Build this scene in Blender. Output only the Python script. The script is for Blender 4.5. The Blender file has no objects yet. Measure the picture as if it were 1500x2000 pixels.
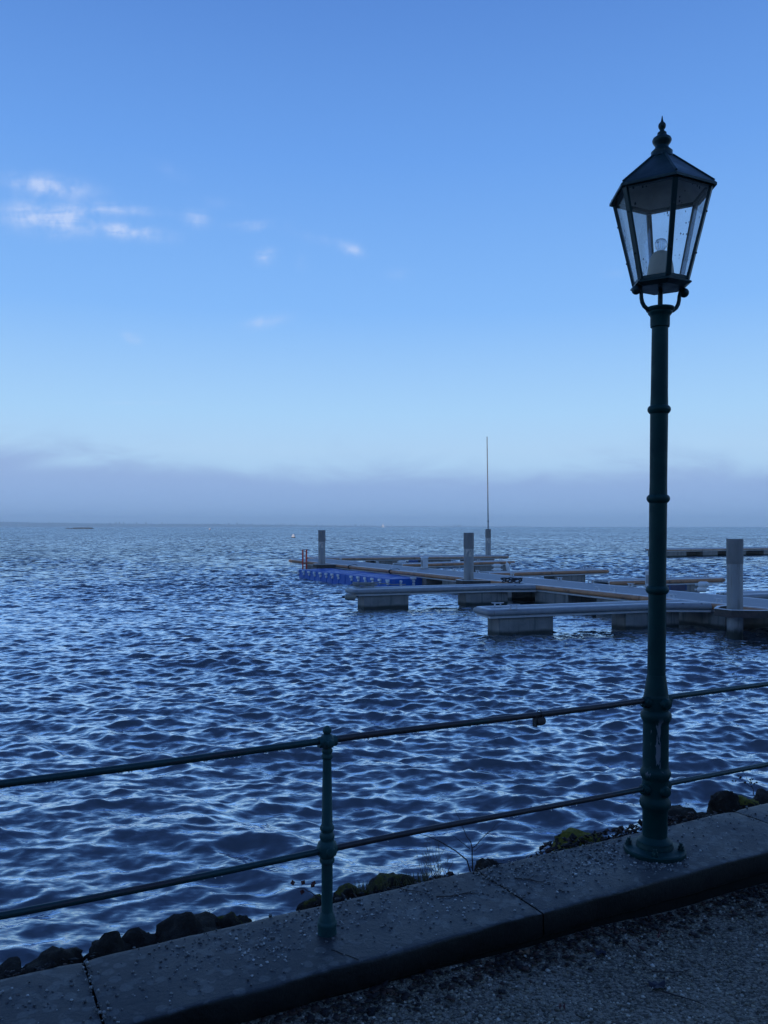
import bpy, math, random
import numpy as np
from mathutils import Vector, Matrix, noise as mnoise

random.seed(7)
rng = np.random.default_rng(7)
sc = bpy.context.scene
col = sc.collection
R = math.radians

# ------------------------------------------------------------------ camera
F, CX, HY, H = 1630.0, 750.0, 1028.5, 2.1      # focal length in photo pixels, centre column, horizon row, eye height over the lake
cam_d = bpy.data.cameras.new("camera")
cam_d.sensor_fit = 'VERTICAL'
cam_d.sensor_height = 24.0
cam_d.lens = 24.0 * F / 2000.0
cam_d.shift_y = (HY - 1000.0) / 2000.0
cam_d.clip_start = 0.05
cam_d.clip_end = 30000
cam = bpy.data.objects.new("camera", cam_d)
col.objects.link(cam)
cam.location = (0, 0, H)
cam.rotation_euler = (R(90), 0, 0)
sc.camera = cam

sc.view_settings.view_transform = 'Standard'
sc.view_settings.look = 'None'
sc.view_settings.gamma = 1.0
sc.view_settings.exposure = 0.0
sc.cycles.volume_bounces = 5

# ------------------------------------------------------------------ sun and sky
SUN_EL, SUN_DIR = R(5.0), Vector((-0.42, -0.91, 0)).normalized()      # low sun behind the viewer
to_sun = Vector((SUN_DIR.x * math.cos(SUN_EL), SUN_DIR.y * math.cos(SUN_EL), math.sin(SUN_EL)))
sun_d = bpy.data.lights.new("sun", 'SUN')
sun_d.energy = 2.0
sun_d.angle = R(0.5)
sun_d.color = (1.0, 0.90, 0.80)
sun = bpy.data.objects.new("sun", sun_d)
col.objects.link(sun)
sun.rotation_euler = to_sun.to_track_quat('Z', 'Y').to_euler()
sun.location = (0, 0, 60)


def lin(r, g, b):
    f = lambda c: (c / 255 / 12.92) if c / 255 <= 0.04045 else ((c / 255 + 0.055) / 1.055) ** 2.4
    return (f(r), f(g), f(b), 1.0)


world = bpy.data.worlds.new("World")
sc.world = world
world.use_nodes = True
NT = world.node_tree
NT.nodes.clear()


class NB:
    """small helper round a node tree"""
    def __init__(s, nt):
        s.nt = nt

    def n(s, typ, **kw):
        nd = s.nt.nodes.new(typ)
        for k, v in kw.items():
            setattr(nd, k, v)
        return nd

    def put(s, sock, v):
        if hasattr(v, 'is_output') or isinstance(v, bpy.types.NodeSocket):
            s.nt.links.new(v, sock)
        else:
            sock.default_value = v

    def math(s, op, a, b=None, c=None, clamp=False):
        nd = s.n('ShaderNodeMath', operation=op)
        nd.use_clamp = clamp
        s.put(nd.inputs[0], a)
        if b is not None:
            s.put(nd.inputs[1], b)
        if c is not None:
            s.put(nd.inputs[2], c)
        return nd.outputs[0]

    def vmath(s, op, a, b=None):
        nd = s.n('ShaderNodeVectorMath', operation=op)
        s.put(nd.inputs[0], a)
        if b is not None:
            if op == 'SCALE':
                s.put(nd.inputs['Scale'], b)
            else:
                s.put(nd.inputs[1], b)
        return nd.outputs[0]

    def mix(s, fac, a, b, blend='MIX'):
        nd = s.n('ShaderNodeMix', data_type='RGBA', blend_type=blend)
        s.put(nd.inputs[0], fac)
        s.put(nd.inputs[6], a)
        s.put(nd.inputs[7], b)
        return nd.outputs[2]

    def ramp(s, fac, stops, interp='LINEAR'):
        nd = s.n('ShaderNodeValToRGB')
        cr = nd.color_ramp
        cr.interpolation = interp
        while len(cr.elements) < len(stops):
            cr.elements.new(0.5)
        for e, (p, c) in zip(cr.elements, stops):
            e.position = p
            e.color = c if len(c) == 4 else (*c, 1)
        s.put(nd.inputs[0], fac)
        return nd.outputs[0]

    def step(s, v, lo, hi, interp='SMOOTHSTEP', a=0.0, b=1.0):
        nd = s.n('ShaderNodeMapRange', interpolation_type=interp)
        s.put(nd.inputs[0], v)
        s.put(nd.inputs[1], lo)
        s.put(nd.inputs[2], hi)
        nd.inputs[3].default_value = a
        nd.inputs[4].default_value = b
        return nd.outputs[0]

    def noise(s, vec, scale, detail=4, rough=0.55, dist=0.0):
        nd = s.n('ShaderNodeTexNoise')
        if vec is not None:
            s.put(nd.inputs['Vector'], vec)
        nd.inputs['Scale'].default_value = scale
        nd.inputs['Detail'].default_value = detail
        nd.inputs['Roughness'].default_value = rough
        nd.inputs['Distortion'].default_value = dist
        return nd

    def mapping(s, vec, scale=(1, 1, 1), loc=(0, 0, 0), rot=(0, 0, 0)):
        nd = s.n('ShaderNodeMapping')
        s.put(nd.inputs[0], vec)
        nd.inputs['Scale'].default_value = scale
        nd.inputs['Location'].default_value = loc
        nd.inputs['Rotation'].default_value = rot
        return nd.outputs[0]


w = NB(NT)
gen = w.n('ShaderNodeTexCoord').outputs['Generated']
sep = w.n('ShaderNodeSeparateXYZ')
NT.links.new(gen, sep.inputs[0])
dx, dy, dz = sep.outputs
sky = w.n('ShaderNodeTexSky', sky_type='NISHITA')
sky.sun_disc = False
sky.sun_elevation = SUN_EL
sky.sun_rotation = math.atan2(SUN_DIR.x, SUN_DIR.y)
sky.air_density = 1.0
sky.dust_density = 0.6
sky.ozone_density = 2.5
nish = w.vmath('SCALE', sky.outputs[0], 0.10)
clear = w.ramp(dz, [(0.0, lin(182, 219, 250)), (0.09, lin(186, 222, 254)), (0.133, lin(174, 218, 256)),
                    (0.248, lin(135, 190, 254)), (0.403, lin(108, 164, 240)), (0.53, lin(90, 141, 219)),
                    (0.75, lin(66, 103, 178)), (1.0, lin(50, 76, 134))])
base = w.mix(0.03, clear, nish)
# thin cirrus wisps, placed by direction in the sky
yy = w.math('MAXIMUM', dy, 0.05)
U = w.math('DIVIDE', dx, yy)
V = w.math('DIVIDE', dz, yy)
cv = w.n('ShaderNodeCombineXYZ')
NT.links.new(U, cv.inputs[0])
NT.links.new(V, cv.inputs[1])
n_warp = w.noise(cv.outputs[0], 26, 3, 0.6)
n_str = w.noise(w.mapping(cv.outputs[0], (11, 74, 1), rot=(0, 0, R(5))), 1.0, 6, 0.62, 0.6)
n_fib = w.noise(w.mapping(cv.outputs[0], (70, 26, 1), rot=(0, 0, R(-52))), 1.0, 4, 0.6, 0.3)
cl = None
for (px, py, rx, ry, s, tilt) in [(100, 426, 66, 22, 1.1, -5), (96, 364, 58, 15, 0.85, -7), (250, 452, 52, 11, 1.1, -6),
                                  (228, 410, 62, 9, 0.45, -4), (385, 427, 18, 13, 0.4, -10), (497, 440, 36, 8, 0.42, 2),
                                  (519, 501, 15, 11, 0.6, 20), (688, 487, 20, 9, 0.55, -20), (590, 514, 10, 11, 0.25, 0),
                                  (520, 628, 34, 9, 0.45, 14), (258, 660, 13, 7, 0.6, -20), (330, 332, 28, 10, 0.08, -25),
                                  (780, 535, 20, 8, 0.1, 0), (1206, 534, 22, 7, 0.1, 5), (262, 787, 60, 2, 0.25, 0),
                                  (430, 398, 40, 9, 0.06, -8), (640, 470, 50, 9, 0.1, -12)]:
    cu, cvv = (px - CX) / F, (HY - py) / F
    t = R(tilt)
    du = w.math('SUBTRACT', U, cu)
    dv = w.math('SUBTRACT', V, cvv)
    a1 = w.math('ADD', w.math('MULTIPLY', du, math.cos(t) * F / rx), w.math('MULTIPLY', dv, math.sin(t) * F / rx))
    b1 = w.math('ADD', w.math('MULTIPLY', du, -math.sin(t) * F / ry), w.math('MULTIPLY', dv, math.cos(t) * F / ry))
    d2 = w.math('ADD', w.math('MULTIPLY', a1, a1), w.math('MULTIPLY', b1, b1))
    g = w.math('MULTIPLY', w.math('EXPONENT', w.math('MULTIPLY', d2, -0.75)), s)
    cl = g if cl is None else w.math('ADD', cl, g)
tex = w.math('ADD', w.math('MULTIPLY', n_str.outputs[0], 1.7), w.math('MULTIPLY', n_fib.outputs[0], 1.1))
tex = w.step(tex, 0.72, 1.75)
tex = w.math('MULTIPLY', tex, w.step(n_warp.outputs[0], 0.25, 0.7))
cloud = w.math('MULTIPLY', w.math('MULTIPLY', cl, tex), w.step(dy, 0.1, 0.3), clamp=True)
cloud = w.math('MINIMUM', w.math('MULTIPLY', cloud, 1.25), 0.66)
base = w.mix(cloud, base, lin(208, 222, 253))
# the fog bank along the far shore
n_fog = w.noise(w.mapping(cv.outputs[0], (6.5, 17, 1)), 1.0, 6, 0.6, 0.6)
n_fog2 = w.noise(w.mapping(cv.outputs[0], (1.8, 3, 1), loc=(3.1, 0, 0)), 1.0, 2, 0.5)
left = w.step(U, -0.22, -0.50)
top = w.math('ADD', 0.0655, w.math('MULTIPLY', left, 0.021))
top = w.math('ADD', top, w.math('MULTIPLY', w.math('SUBTRACT', n_fog.outputs[0], 0.5), 0.048))
top = w.math('ADD', top, w.math('MULTIPLY', w.math('SUBTRACT', n_fog2.outputs[0], 0.5), 0.03))
rel = w.math('SUBTRACT', dz, top)
fog = w.step(rel, 0.014, -0.018)
haze_up = w.math('MULTIPLY', w.step(rel, 0.05, -0.01), w.step(n_fog.outputs[0], 0.4, 0.75))
fogc = w.ramp(dz, [(0.0, lin(154, 187, 232)), (0.035, lin(153, 184, 231)), (0.07, lin(157, 184, 229))])
base = w.mix(w.math('MULTIPLY', haze_up, 0.5), base, lin(152, 182, 226))
base = w.mix(w.math('MULTIPLY', fog, 0.96), base, fogc)
bg = w.n('ShaderNodeBackground')
NT.links.new(base, bg.inputs[0])
bg.inputs[1].default_value = 1.0
NT.links.new(bg.outputs[0], w.n('ShaderNodeOutputWorld').inputs[0])


# ------------------------------------------------------------------ builders
class MB:
    def __init__(s):
        s.v, s.f = [], []

    def add(s, vs, fs):
        o = len(s.v)
        s.v += [tuple(p) for p in vs]
        s.f += [tuple(i + o for i in f) for f in fs]
        return s

    def hexa(s, b, t):
        """bottom quad and top quad, both counter-clockwise from above"""
        return s.add(list(b) + list(t), [(3, 2, 1, 0), (4, 5, 6, 7), (0, 1, 5, 4), (1, 2, 6, 5), (2, 3, 7, 6), (3, 0, 4, 7)])

    def box(s, x0, x1, y0, y1, z0, z1, M=None):
        b = [(x0, y0, z0), (x1, y0, z0), (x1, y1, z0), (x0, y1, z0)]
        t = [(x, y, z1) for x, y, _ in b]
        if M is not None:
            b = [M @ Vector(p) for p in b]
            t = [M @ Vector(p) for p in t]
        return s.hexa(b, t)

    def prism(s, poly, z0, z1):
        n = len(poly)
        return s.add([(x, y, z0) for x, y in poly] + [(x, y, z1) for x, y in poly],
                     [tuple(reversed(range(n))), tuple(range(n, 2 * n))] + [(i, (i + 1) % n, n + (i + 1) % n, n + i) for i in range(n)])

    def lathe(s, prof, n=32, M=None, close=True):
        vs, fs = [], []
        for r, z in prof:
            for k in range(n):
                a = 2 * math.pi * k / n
                p = Vector((r * math.cos(a), r * math.sin(a), z))
                vs.append(M @ p if M is not None else p)
        for i in range(len(prof) - 1):
            for k in range(n):
                k2 = (k + 1) % n
                fs.append((i * n + k, i * n + k2, (i + 1) * n + k2, (i + 1) * n + k))
        if close:
            fs.append(tuple(reversed(range(n))))
            m = (len(prof) - 1) * n
            fs.append(tuple(range(m, m + n)))
        return s.add(vs, fs)

    def tube(s, pts, r, n=10, caps=True):
        pts = [Vector(p) for p in pts]
        rr = r if isinstance(r, (list, tuple)) else [r] * len(pts)
        t0 = (pts[1] - pts[0]).normalized()
        up = Vector((0, 0, 1)) if abs(t0.z) < 0.9 else Vector((1, 0, 0))
        nx = t0.cross(up).normalized()
        vs, fs = [], []
        for i, p in enumerate(pts):
            t = (pts[min(i + 1, len(pts) - 1)] - pts[max(i - 1, 0)]).normalized()
            nx = (nx - t * nx.dot(t)).normalized()
            ny = t.cross(nx)
            for k in range(n):
                a = 2 * math.pi * k / n
                vs.append(p + (nx * math.cos(a) + ny * math.sin(a)) * rr[i])
        for i in range(len(pts) - 1):
            for k in range(n):
                k2 = (k + 1) % n
                fs.append((i * n + k, i * n + k2, (i + 1) * n + k2, (i + 1) * n + k))
        if caps:
            fs.append(tuple(reversed(range(n))))
            m = (len(pts) - 1) * n
            fs.append(tuple(range(m, m + n)))
        return s.add(vs, fs)

    def ball(s, c, r, n=16, m=10, sq=1.0):
        prof = [(max(r * math.sin(math.pi * i / m), r * 0.01), -r * sq * math.cos(math.pi * i / m)) for i in range(m + 1)]
        return s.lathe(prof, n, Matrix.Translation(c))

    def build(s, name, mat, parent=None, smooth=True, angle=38, bevel=0.0, seg=2):
        me = bpy.data.meshes.new(name)
        me.from_pydata(s.v, [], s.f)
        me.update()
        if smooth:
            me.polygons.foreach_set('use_smooth', [True] * len(me.polygons))
            me.set_sharp_from_angle(angle=R(angle))
        me.materials.append(mat)
        o = bpy.data.objects.new(name, me)
        col.objects.link(o)
        if parent is not None:
            o.parent = parent
        if bevel:
            m = o.modifiers.new("bevel", 'BEVEL')
            m.width = bevel
            m.segments = seg
            m.limit_method = 'ANGLE'
            m.angle_limit = R(40)
        return o


def tag(o, label=None, cat=None, group=None, kind=None):
    if label:
        o['label'] = label
    if cat:
        o['category'] = cat
    if group:
        o['group'] = group
    if kind:
        o['kind'] = kind
    return o


def empty(name, loc=(0, 0, 0), rz=0.0, label=None, cat=None, group=None):
    o = bpy.data.objects.new(name, None)
    o.empty_display_size = 0.1
    col.objects.link(o)
    o.location = loc
    o.rotation_euler = (0, 0, rz)
    return tag(o, label, cat, group)


def copy_tree(o, parent=None):
    c = o.copy()
    col.objects.link(c)
    c.parent = parent
    for ch in list(o.children):
        copy_tree(ch, c)
    return c


def P(px, py, z):
    """the point at height z that the photograph shows at (px, py)"""
    y = (H - z) * F / (py - HY)
    return Vector(((px - CX) / F * y, y, z))


# ------------------------------------------------------------------ materials
def mat_new(name):
    m = bpy.data.materials.new(name)
    m.use_nodes = True
    nt = m.node_tree
    nt.nodes.clear()
    b = NB(nt)
    bs = b.n('ShaderNodeBsdfPrincipled')
    out = b.n('ShaderNodeOutputMaterial')
    nt.links.new(bs.outputs[0], out.inputs[0])
    return m, b, bs, out


def mat(name, c1, c2=None, scale=6.0, rough=0.5, metal=0.0, bump=0.0, bscale=None, spec=0.5, c3=None, c3_scale=2.0, c3_lo=0.58, c3_hi=0.66, coords='Object', stretch=(1, 1, 1), rvar=0.12):
    m, b, bs, out = mat_new(name)
    tc = b.n('ShaderNodeTexCoord').outputs[coords]
    tc = b.mapping(tc, stretch)
    nz = b.noise(tc, scale, 6, 0.6)
    c2 = c2 or tuple(x * 0.75 for x in c1)
    cc = b.ramp(nz.outputs[0], [(0.3, c1), (0.7, c2)])
    if c3 is not None:
        n3 = b.noise(tc, c3_scale, 7, 0.65, 0.4)
        cc = b.mix(b.step(n3.outputs[0], c3_lo, c3_hi), cc, (*c3, 1))
    b.put(bs.inputs['Base Color'], cc)
    b.put(bs.inputs['Roughness'], b.step(nz.outputs[0], 0.25, 0.75, 'LINEAR', rough - rvar, min(1, rough + rvar)))
    bs.inputs['Metallic'].default_value = metal
    bs.inputs['Specular IOR Level'].default_value = spec
    if bump:
        nb = b.noise(tc, bscale or scale * 4, 6, 0.65)
        bp = b.n('ShaderNodeBump')
        bp.inputs['Strength'].default_value = 1.0
        bp.inputs['Distance'].default_value = bump
        b.put(bp.inputs['Height'], nb.outputs[0])
        b.put(bs.inputs['Normal'], bp.outputs[0])
    return m


M_green = mat('green_cast_iron_paint', (0.002, 0.046, 0.041), (0.0015, 0.031, 0.030), 9, 0.5, spec=0.22, bump=0.0012, bscale=60, c3=(0.012, 0.05, 0.044), c3_scale=26, c3_lo=0.64, c3_hi=0.72)
M_post = mat('weathered_green_paint', (0.024, 0.088, 0.082), (0.016, 0.062, 0.060), 14, 0.5, spec=0.25, bump=0.0014, bscale=70, c3=(0.05, 0.075, 0.075), c3_scale=24, c3_lo=0.6, c3_hi=0.72)
M_lantern = mat('dark_green_lantern_paint', (0.005, 0.034, 0.034), (0.003, 0.024, 0.025), 10, 0.42, spec=0.35, bump=0.0008, bscale=60)
M_alu = mat('brushed_aluminium', (0.66, 0.66, 0.66), (0.56, 0.56, 0.56), 9, 0.5, metal=0.15, bump=0.001)
M_trim = mat('pale_aluminium_trim', (0.86, 0.86, 0.86), (0.76, 0.76, 0.76), 7, 0.45, metal=0.1)
M_grey_tube = mat('grey_rubber_fender', (0.30, 0.30, 0.30), (0.24, 0.24, 0.24), 8, 0.5, c3=(0.34, 0.34, 0.33), c3_scale=5)
M_brown_tube = mat('brown_wood_fender', (0.56, 0.26, 0.12), (0.43, 0.20, 0.10), 5, 0.6, c3=(0.15, 0.10, 0.07), c3_scale=4, c3_lo=0.5, c3_hi=0.75)
M_pale_tube = mat('weathered_wood_fender', (0.58, 0.36, 0.24), (0.45, 0.28, 0.19), 5, 0.65, c3=(0.16, 0.12, 0.10), c3_scale=4, c3_lo=0.5, c3_hi=0.75)
M_black = mat('black_rubber', (0.012, 0.012, 0.014), None, 12, 0.5)
M_steel = mat('galvanised_steel', (0.38, 0.36, 0.34), (0.30, 0.285, 0.27), 5, 0.55, metal=0.2, c3=(0.24, 0.23, 0.22), c3_scale=3, c3_lo=0.5, c3_hi=0.7, stretch=(1, 1, 0.35))
M_cap = mat('dark_pile_sleeve', (0.29, 0.265, 0.24), (0.21, 0.19, 0.175), 6, 0.6, stretch=(1, 1, 0.3))
M_rust = mat('rusty_steel', (0.10, 0.07, 0.055), (0.055, 0.045, 0.04), 10, 0.75, bump=0.002)
M_white = mat('white_plastic', (0.9, 0.88, 0.84), (0.8, 0.78, 0.74), 7, 0.5, c3=(0.4, 0.4, 0.36), c3_scale=6)
M_red = mat('red_paint', (0.85, 0.10, 0.05), (0.72, 0.08, 0.045), 8, 0.5)
M_blue_box = mat('blue_box_plastic', (0.04, 0.09, 0.22), (0.03, 0.06, 0.16), 8, 0.5)
M_board = mat('dark_violet_board', (0.10, 0.085, 0.13), (0.06, 0.06, 0.11), 6, 0.6)
M_rope = mat('grey_mooring_rope', (0.36, 0.34, 0.30), (0.24, 0.23, 0.21), 40, 0.85)
M_rope_dark = mat('black_mooring_rope', (0.02, 0.02, 0.025), None, 30, 0.8)
M_beige = mat('beige_fender_plastic', (0.34, 0.30, 0.24), (0.24, 0.22, 0.18), 8, 0.55)
M_cream = mat('cream_lamp_socket', (0.62, 0.56, 0.42), (0.54, 0.49, 0.38), 14, 0.55)
M_twig = mat('dry_brown_twig', (0.05, 0.032, 0.026), (0.03, 0.02, 0.018), 30, 0.8)
M_redleaf = mat('dull_red_leaf', (0.16, 0.05, 0.045), (0.10, 0.035, 0.035), 40, 0.6)
M_darkleaf = mat('wet_dark_leaf', (0.02, 0.018, 0.03), (0.012, 0.012, 0.02), 30, 0.6)
M_tanleaf = mat('tan_dead_leaf', (0.20, 0.11, 0.05), (0.12, 0.07, 0.04), 30, 0.6)
M_dry = mat('straw_dry_stem', (0.16, 0.12, 0.075), (0.10, 0.075, 0.05), 30, 0.8)
M_buoy = mat('white_buoy_paint', (0.8, 0.74, 0.68), (0.75, 0.7, 0.64), 5, 0.5)
M_far_dark = mat('dark_raft_timber', (0.05, 0.055, 0.06), (0.035, 0.04, 0.045), 3, 0.7)


def mat_deck():
    m, b, bs, out = mat_new('grey_deck_planks')
    tc = b.n('ShaderNodeTexCoord').outputs['Object']
    nz = b.noise(b.mapping(tc, (9, 1.2, 1)), 2.0, 6, 0.6)
    w1 = b.n('ShaderNodeTexWave', wave_type='BANDS', bands_direction='Y')
    b.put(w1.inputs['Vector'], tc)
    w1.inputs['Scale'].default_value = 2.2
    w1.inputs['Distortion'].default_value = 0.0
    groove = b.step(w1.outputs[1], 0.0, 0.06)
    cc = b.ramp(nz.outputs[0], [(0.3, (0.46, 0.455, 0.45)), (0.7, (0.36, 0.355, 0.35))])
    cc = b.mix(groove, (0.06, 0.062, 0.066, 1), cc)
    b.put(bs.inputs['Base Color'], cc)
    bs.inputs['Roughness'].default_value = 0.7
    return m


def mat_concrete():
    m, b, bs, out = mat_new('damp_concrete_float')
    tc = b.n('ShaderNodeTexCoord').outputs['Object']
    nz = b.noise(tc, 3.5, 7, 0.65)
    st = b.noise(b.mapping(tc, (9, 9, 0.7)), 1.0, 4, 0.6)
    cc = b.ramp(nz.outputs[0], [(0.3, (0.30, 0.28, 0.25)), (0.72, (0.18, 0.17, 0.16))])
    cc = b.mix(b.step(st.outputs[0], 0.5, 0.72), cc, (0.12, 0.115, 0.105, 1))
    s2 = b.n('ShaderNodeSeparateXYZ')
    b.put(s2.inputs[0], tc)
    wl = b.math('ADD', s2.outputs[2], b.math('MULTIPLY', b.math('SUBTRACT', nz.outputs[0], 0.5), 0.10))
    cc = b.mix(b.step(wl, 0.13, 0.05), cc, (0.03, 0.034, 0.027, 1))        # algae line at the water
    b.put(bs.inputs['Base Color'], cc)
    bs.inputs['Roughness'].default_value = 0.72
    bp = b.n('ShaderNodeBump')
    bp.inputs['Distance'].default_value = 0.004
    b.put(bp.inputs['Height'], b.noise(tc, 22, 5, 0.6).outputs[0])
    b.put(bs.inputs['Normal'], bp.outputs[0])
    return m


def mat_coping():
    m, b, bs, out = mat_new('damp_granite_coping')
    tc = b.n('ShaderNodeTexCoord').outputs['Object']
    n1 = b.noise(tc, 2.6, 6, 0.6)
    n2 = b.noise(tc, 13.0, 5, 0.6, 0.5)
    n3 = b.noise(tc, 140.0, 3, 0.6)
    cc = b.ramp(n1.outputs[0], [(0.3, (0.022, 0.025, 0.027)), (0.7, (0.043, 0.046, 0.048))])
    cc = b.mix(b.step(n2.outputs[0], 0.56, 0.63), cc, (0.085, 0.088, 0.083, 1))
    vo = b.n('ShaderNodeTexVoronoi')
    b.put(vo.inputs['Vector'], b.vmath('ADD', tc, b.vmath('SCALE', n2.outputs[1], 0.03)))
    vo.inputs['Scale'].default_value = 17
    lich = b.math('MULTIPLY', b.step(vo.outputs['Distance'], 0.40, 0.30), b.step(n1.outputs[0], 0.38, 0.52))
    cc = b.mix(b.math('MULTIPLY', lich, 0.75), cc, (0.115, 0.118, 0.11, 1))
    cc = b.mix(b.math('MULTIPLY', b.step(n3.outputs[0], 0.4, 0.7), 0.35), cc, (0.018, 0.019, 0.02, 1))
    # darker blotched colour on the vertical faces
    geo = b.n('ShaderNodeNewGeometry')
    sg = b.n('ShaderNodeSeparateXYZ')
    b.put(sg.inputs[0], geo.outputs['True Normal'])
    side = b.step(sg.outputs[2], 0.85, 0.3)
    n4 = b.noise(tc, 9.0, 6, 0.7)
    blotches = b.ramp(n4.outputs[0], [(0.35, (0.005, 0.005, 0.0045)), (0.62, (0.013, 0.0125, 0.010)), (0.8, (0.04, 0.038, 0.03))])
    cc = b.mix(side, cc, blotches)
    b.put(bs.inputs['Base Color'], cc)
    b.put(bs.inputs['Roughness'], b.step(n1.outputs[0], 0.3, 0.7, 'LINEAR', 0.42, 0.66))
    bp = b.n('ShaderNodeBump')
    bp.inputs['Distance'].default_value = 0.003
    b.put(bp.inputs['Height'], b.math('ADD', b.noise(tc, 60, 6, 0.7).outputs[0], b.math('MULTIPLY', n2.outputs[0], 0.8)))
    b.put(bs.inputs['Normal'], bp.outputs[0])
    return m


def mat_rock(name, moss, mosscol=(0.10, 0.11, 0.02)):
    m, b, bs, out = mat_new(name)
    tc = b.n('ShaderNodeTexCoord').outputs['Object']
    n1 = b.noise(tc, 9, 7, 0.65)
    cc = b.ramp(n1.outputs[0], [(0.3, (0.012, 0.010, 0.008)), (0.5, (0.034, 0.027, 0.020)), (0.75, (0.075, 0.066, 0.055))])
    geo = b.n('ShaderNodeNewGeometry')
    sg = b.n('ShaderNodeSeparateXYZ')
    b.put(sg.inputs[0], geo.outputs['Normal'])
    n2 = b.noise(tc, 11, 6, 0.7, 0.3)
    up = b.math('ADD', b.math('MULTIPLY', sg.outputs[2], 0.22), n2.outputs[0])
    mk = b.step(up, 0.86 - moss * 0.36, 0.92 - moss * 0.34)
    n3 = b.noise(tc, 60, 4, 0.7)
    mc = b.mix(n3.outputs[0], (*[c * 0.45 for c in mosscol], 1), (*mosscol, 1))
    cc = b.mix(mk, cc, mc)
    b.put(bs.inputs['Base Color'], cc)
    bs.inputs['Roughness'].default_value = 0.9
    bs.inputs['Specular IOR Level'].default_value = 0.2
    bp = b.n('ShaderNodeBump')
    bp.inputs['Distance'].default_value = 0.03
    b.put(bp.inputs['Height'], b.math('ADD', n1.outputs[0], b.math('MULTIPLY', n3.outputs[0], 0.25)))
    b.put(bs.inputs['Normal'], bp.outputs[0])
    return m


def mat_stones(name, stops, rough=0.7):
    m, b, bs, out = mat_new(name)
    at = b.n('ShaderNodeAttribute')
    at.attribute_name = 'tone'
    tc = b.n('ShaderNodeTexCoord').outputs['Object']
    nz = b.noise(tc, 3.0, 4, 0.6)
    v = b.math('ADD', at.outputs['Fac'], b.math('MULTIPLY', b.math('SUBTRACT', nz.outputs[0], 0.5), 0.7))
    b.put(bs.inputs['Base Color'], b.ramp(v, stops))
    bs.inputs['Roughness'].default_value = rough
    return m


def mat_gravel_bed():
    m, b, bs, out = mat_new('compacted_grit_path')
    tc = b.n('ShaderNodeTexCoord').outputs['Object']
    vo = b.n('ShaderNodeTexVoronoi')
    b.put(vo.inputs['Vector'], tc)
    vo.inputs['Scale'].default_value = 130
    sp = b.n('ShaderNodeSeparateColor')
    b.put(sp.inputs[0], vo.outputs['Color'])
    n1 = b.noise(tc, 2.5, 5, 0.6)
    v = b.math('ADD', sp.outputs[0], b.math('MULTIPLY', b.math('SUBTRACT', n1.outputs[0], 0.5), 1.2))
    cc = b.ramp(v, [(0.1, (0.05, 0.043, 0.032)), (0.5, (0.16, 0.135, 0.095)), (0.95, (0.28, 0.24, 0.18))])
    b.put(bs.inputs['Base Color'], cc)
    bs.inputs['Roughness'].default_value = 0.8
    bp = b.n('ShaderNodeBump')
    bp.inputs['Distance'].default_value = 0.004
    bp.invert = True
    b.put(bp.inputs['Height'], vo.outputs['Distance'])
    b.put(bs.inputs['Normal'], bp.outputs[0])
    return m


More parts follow.
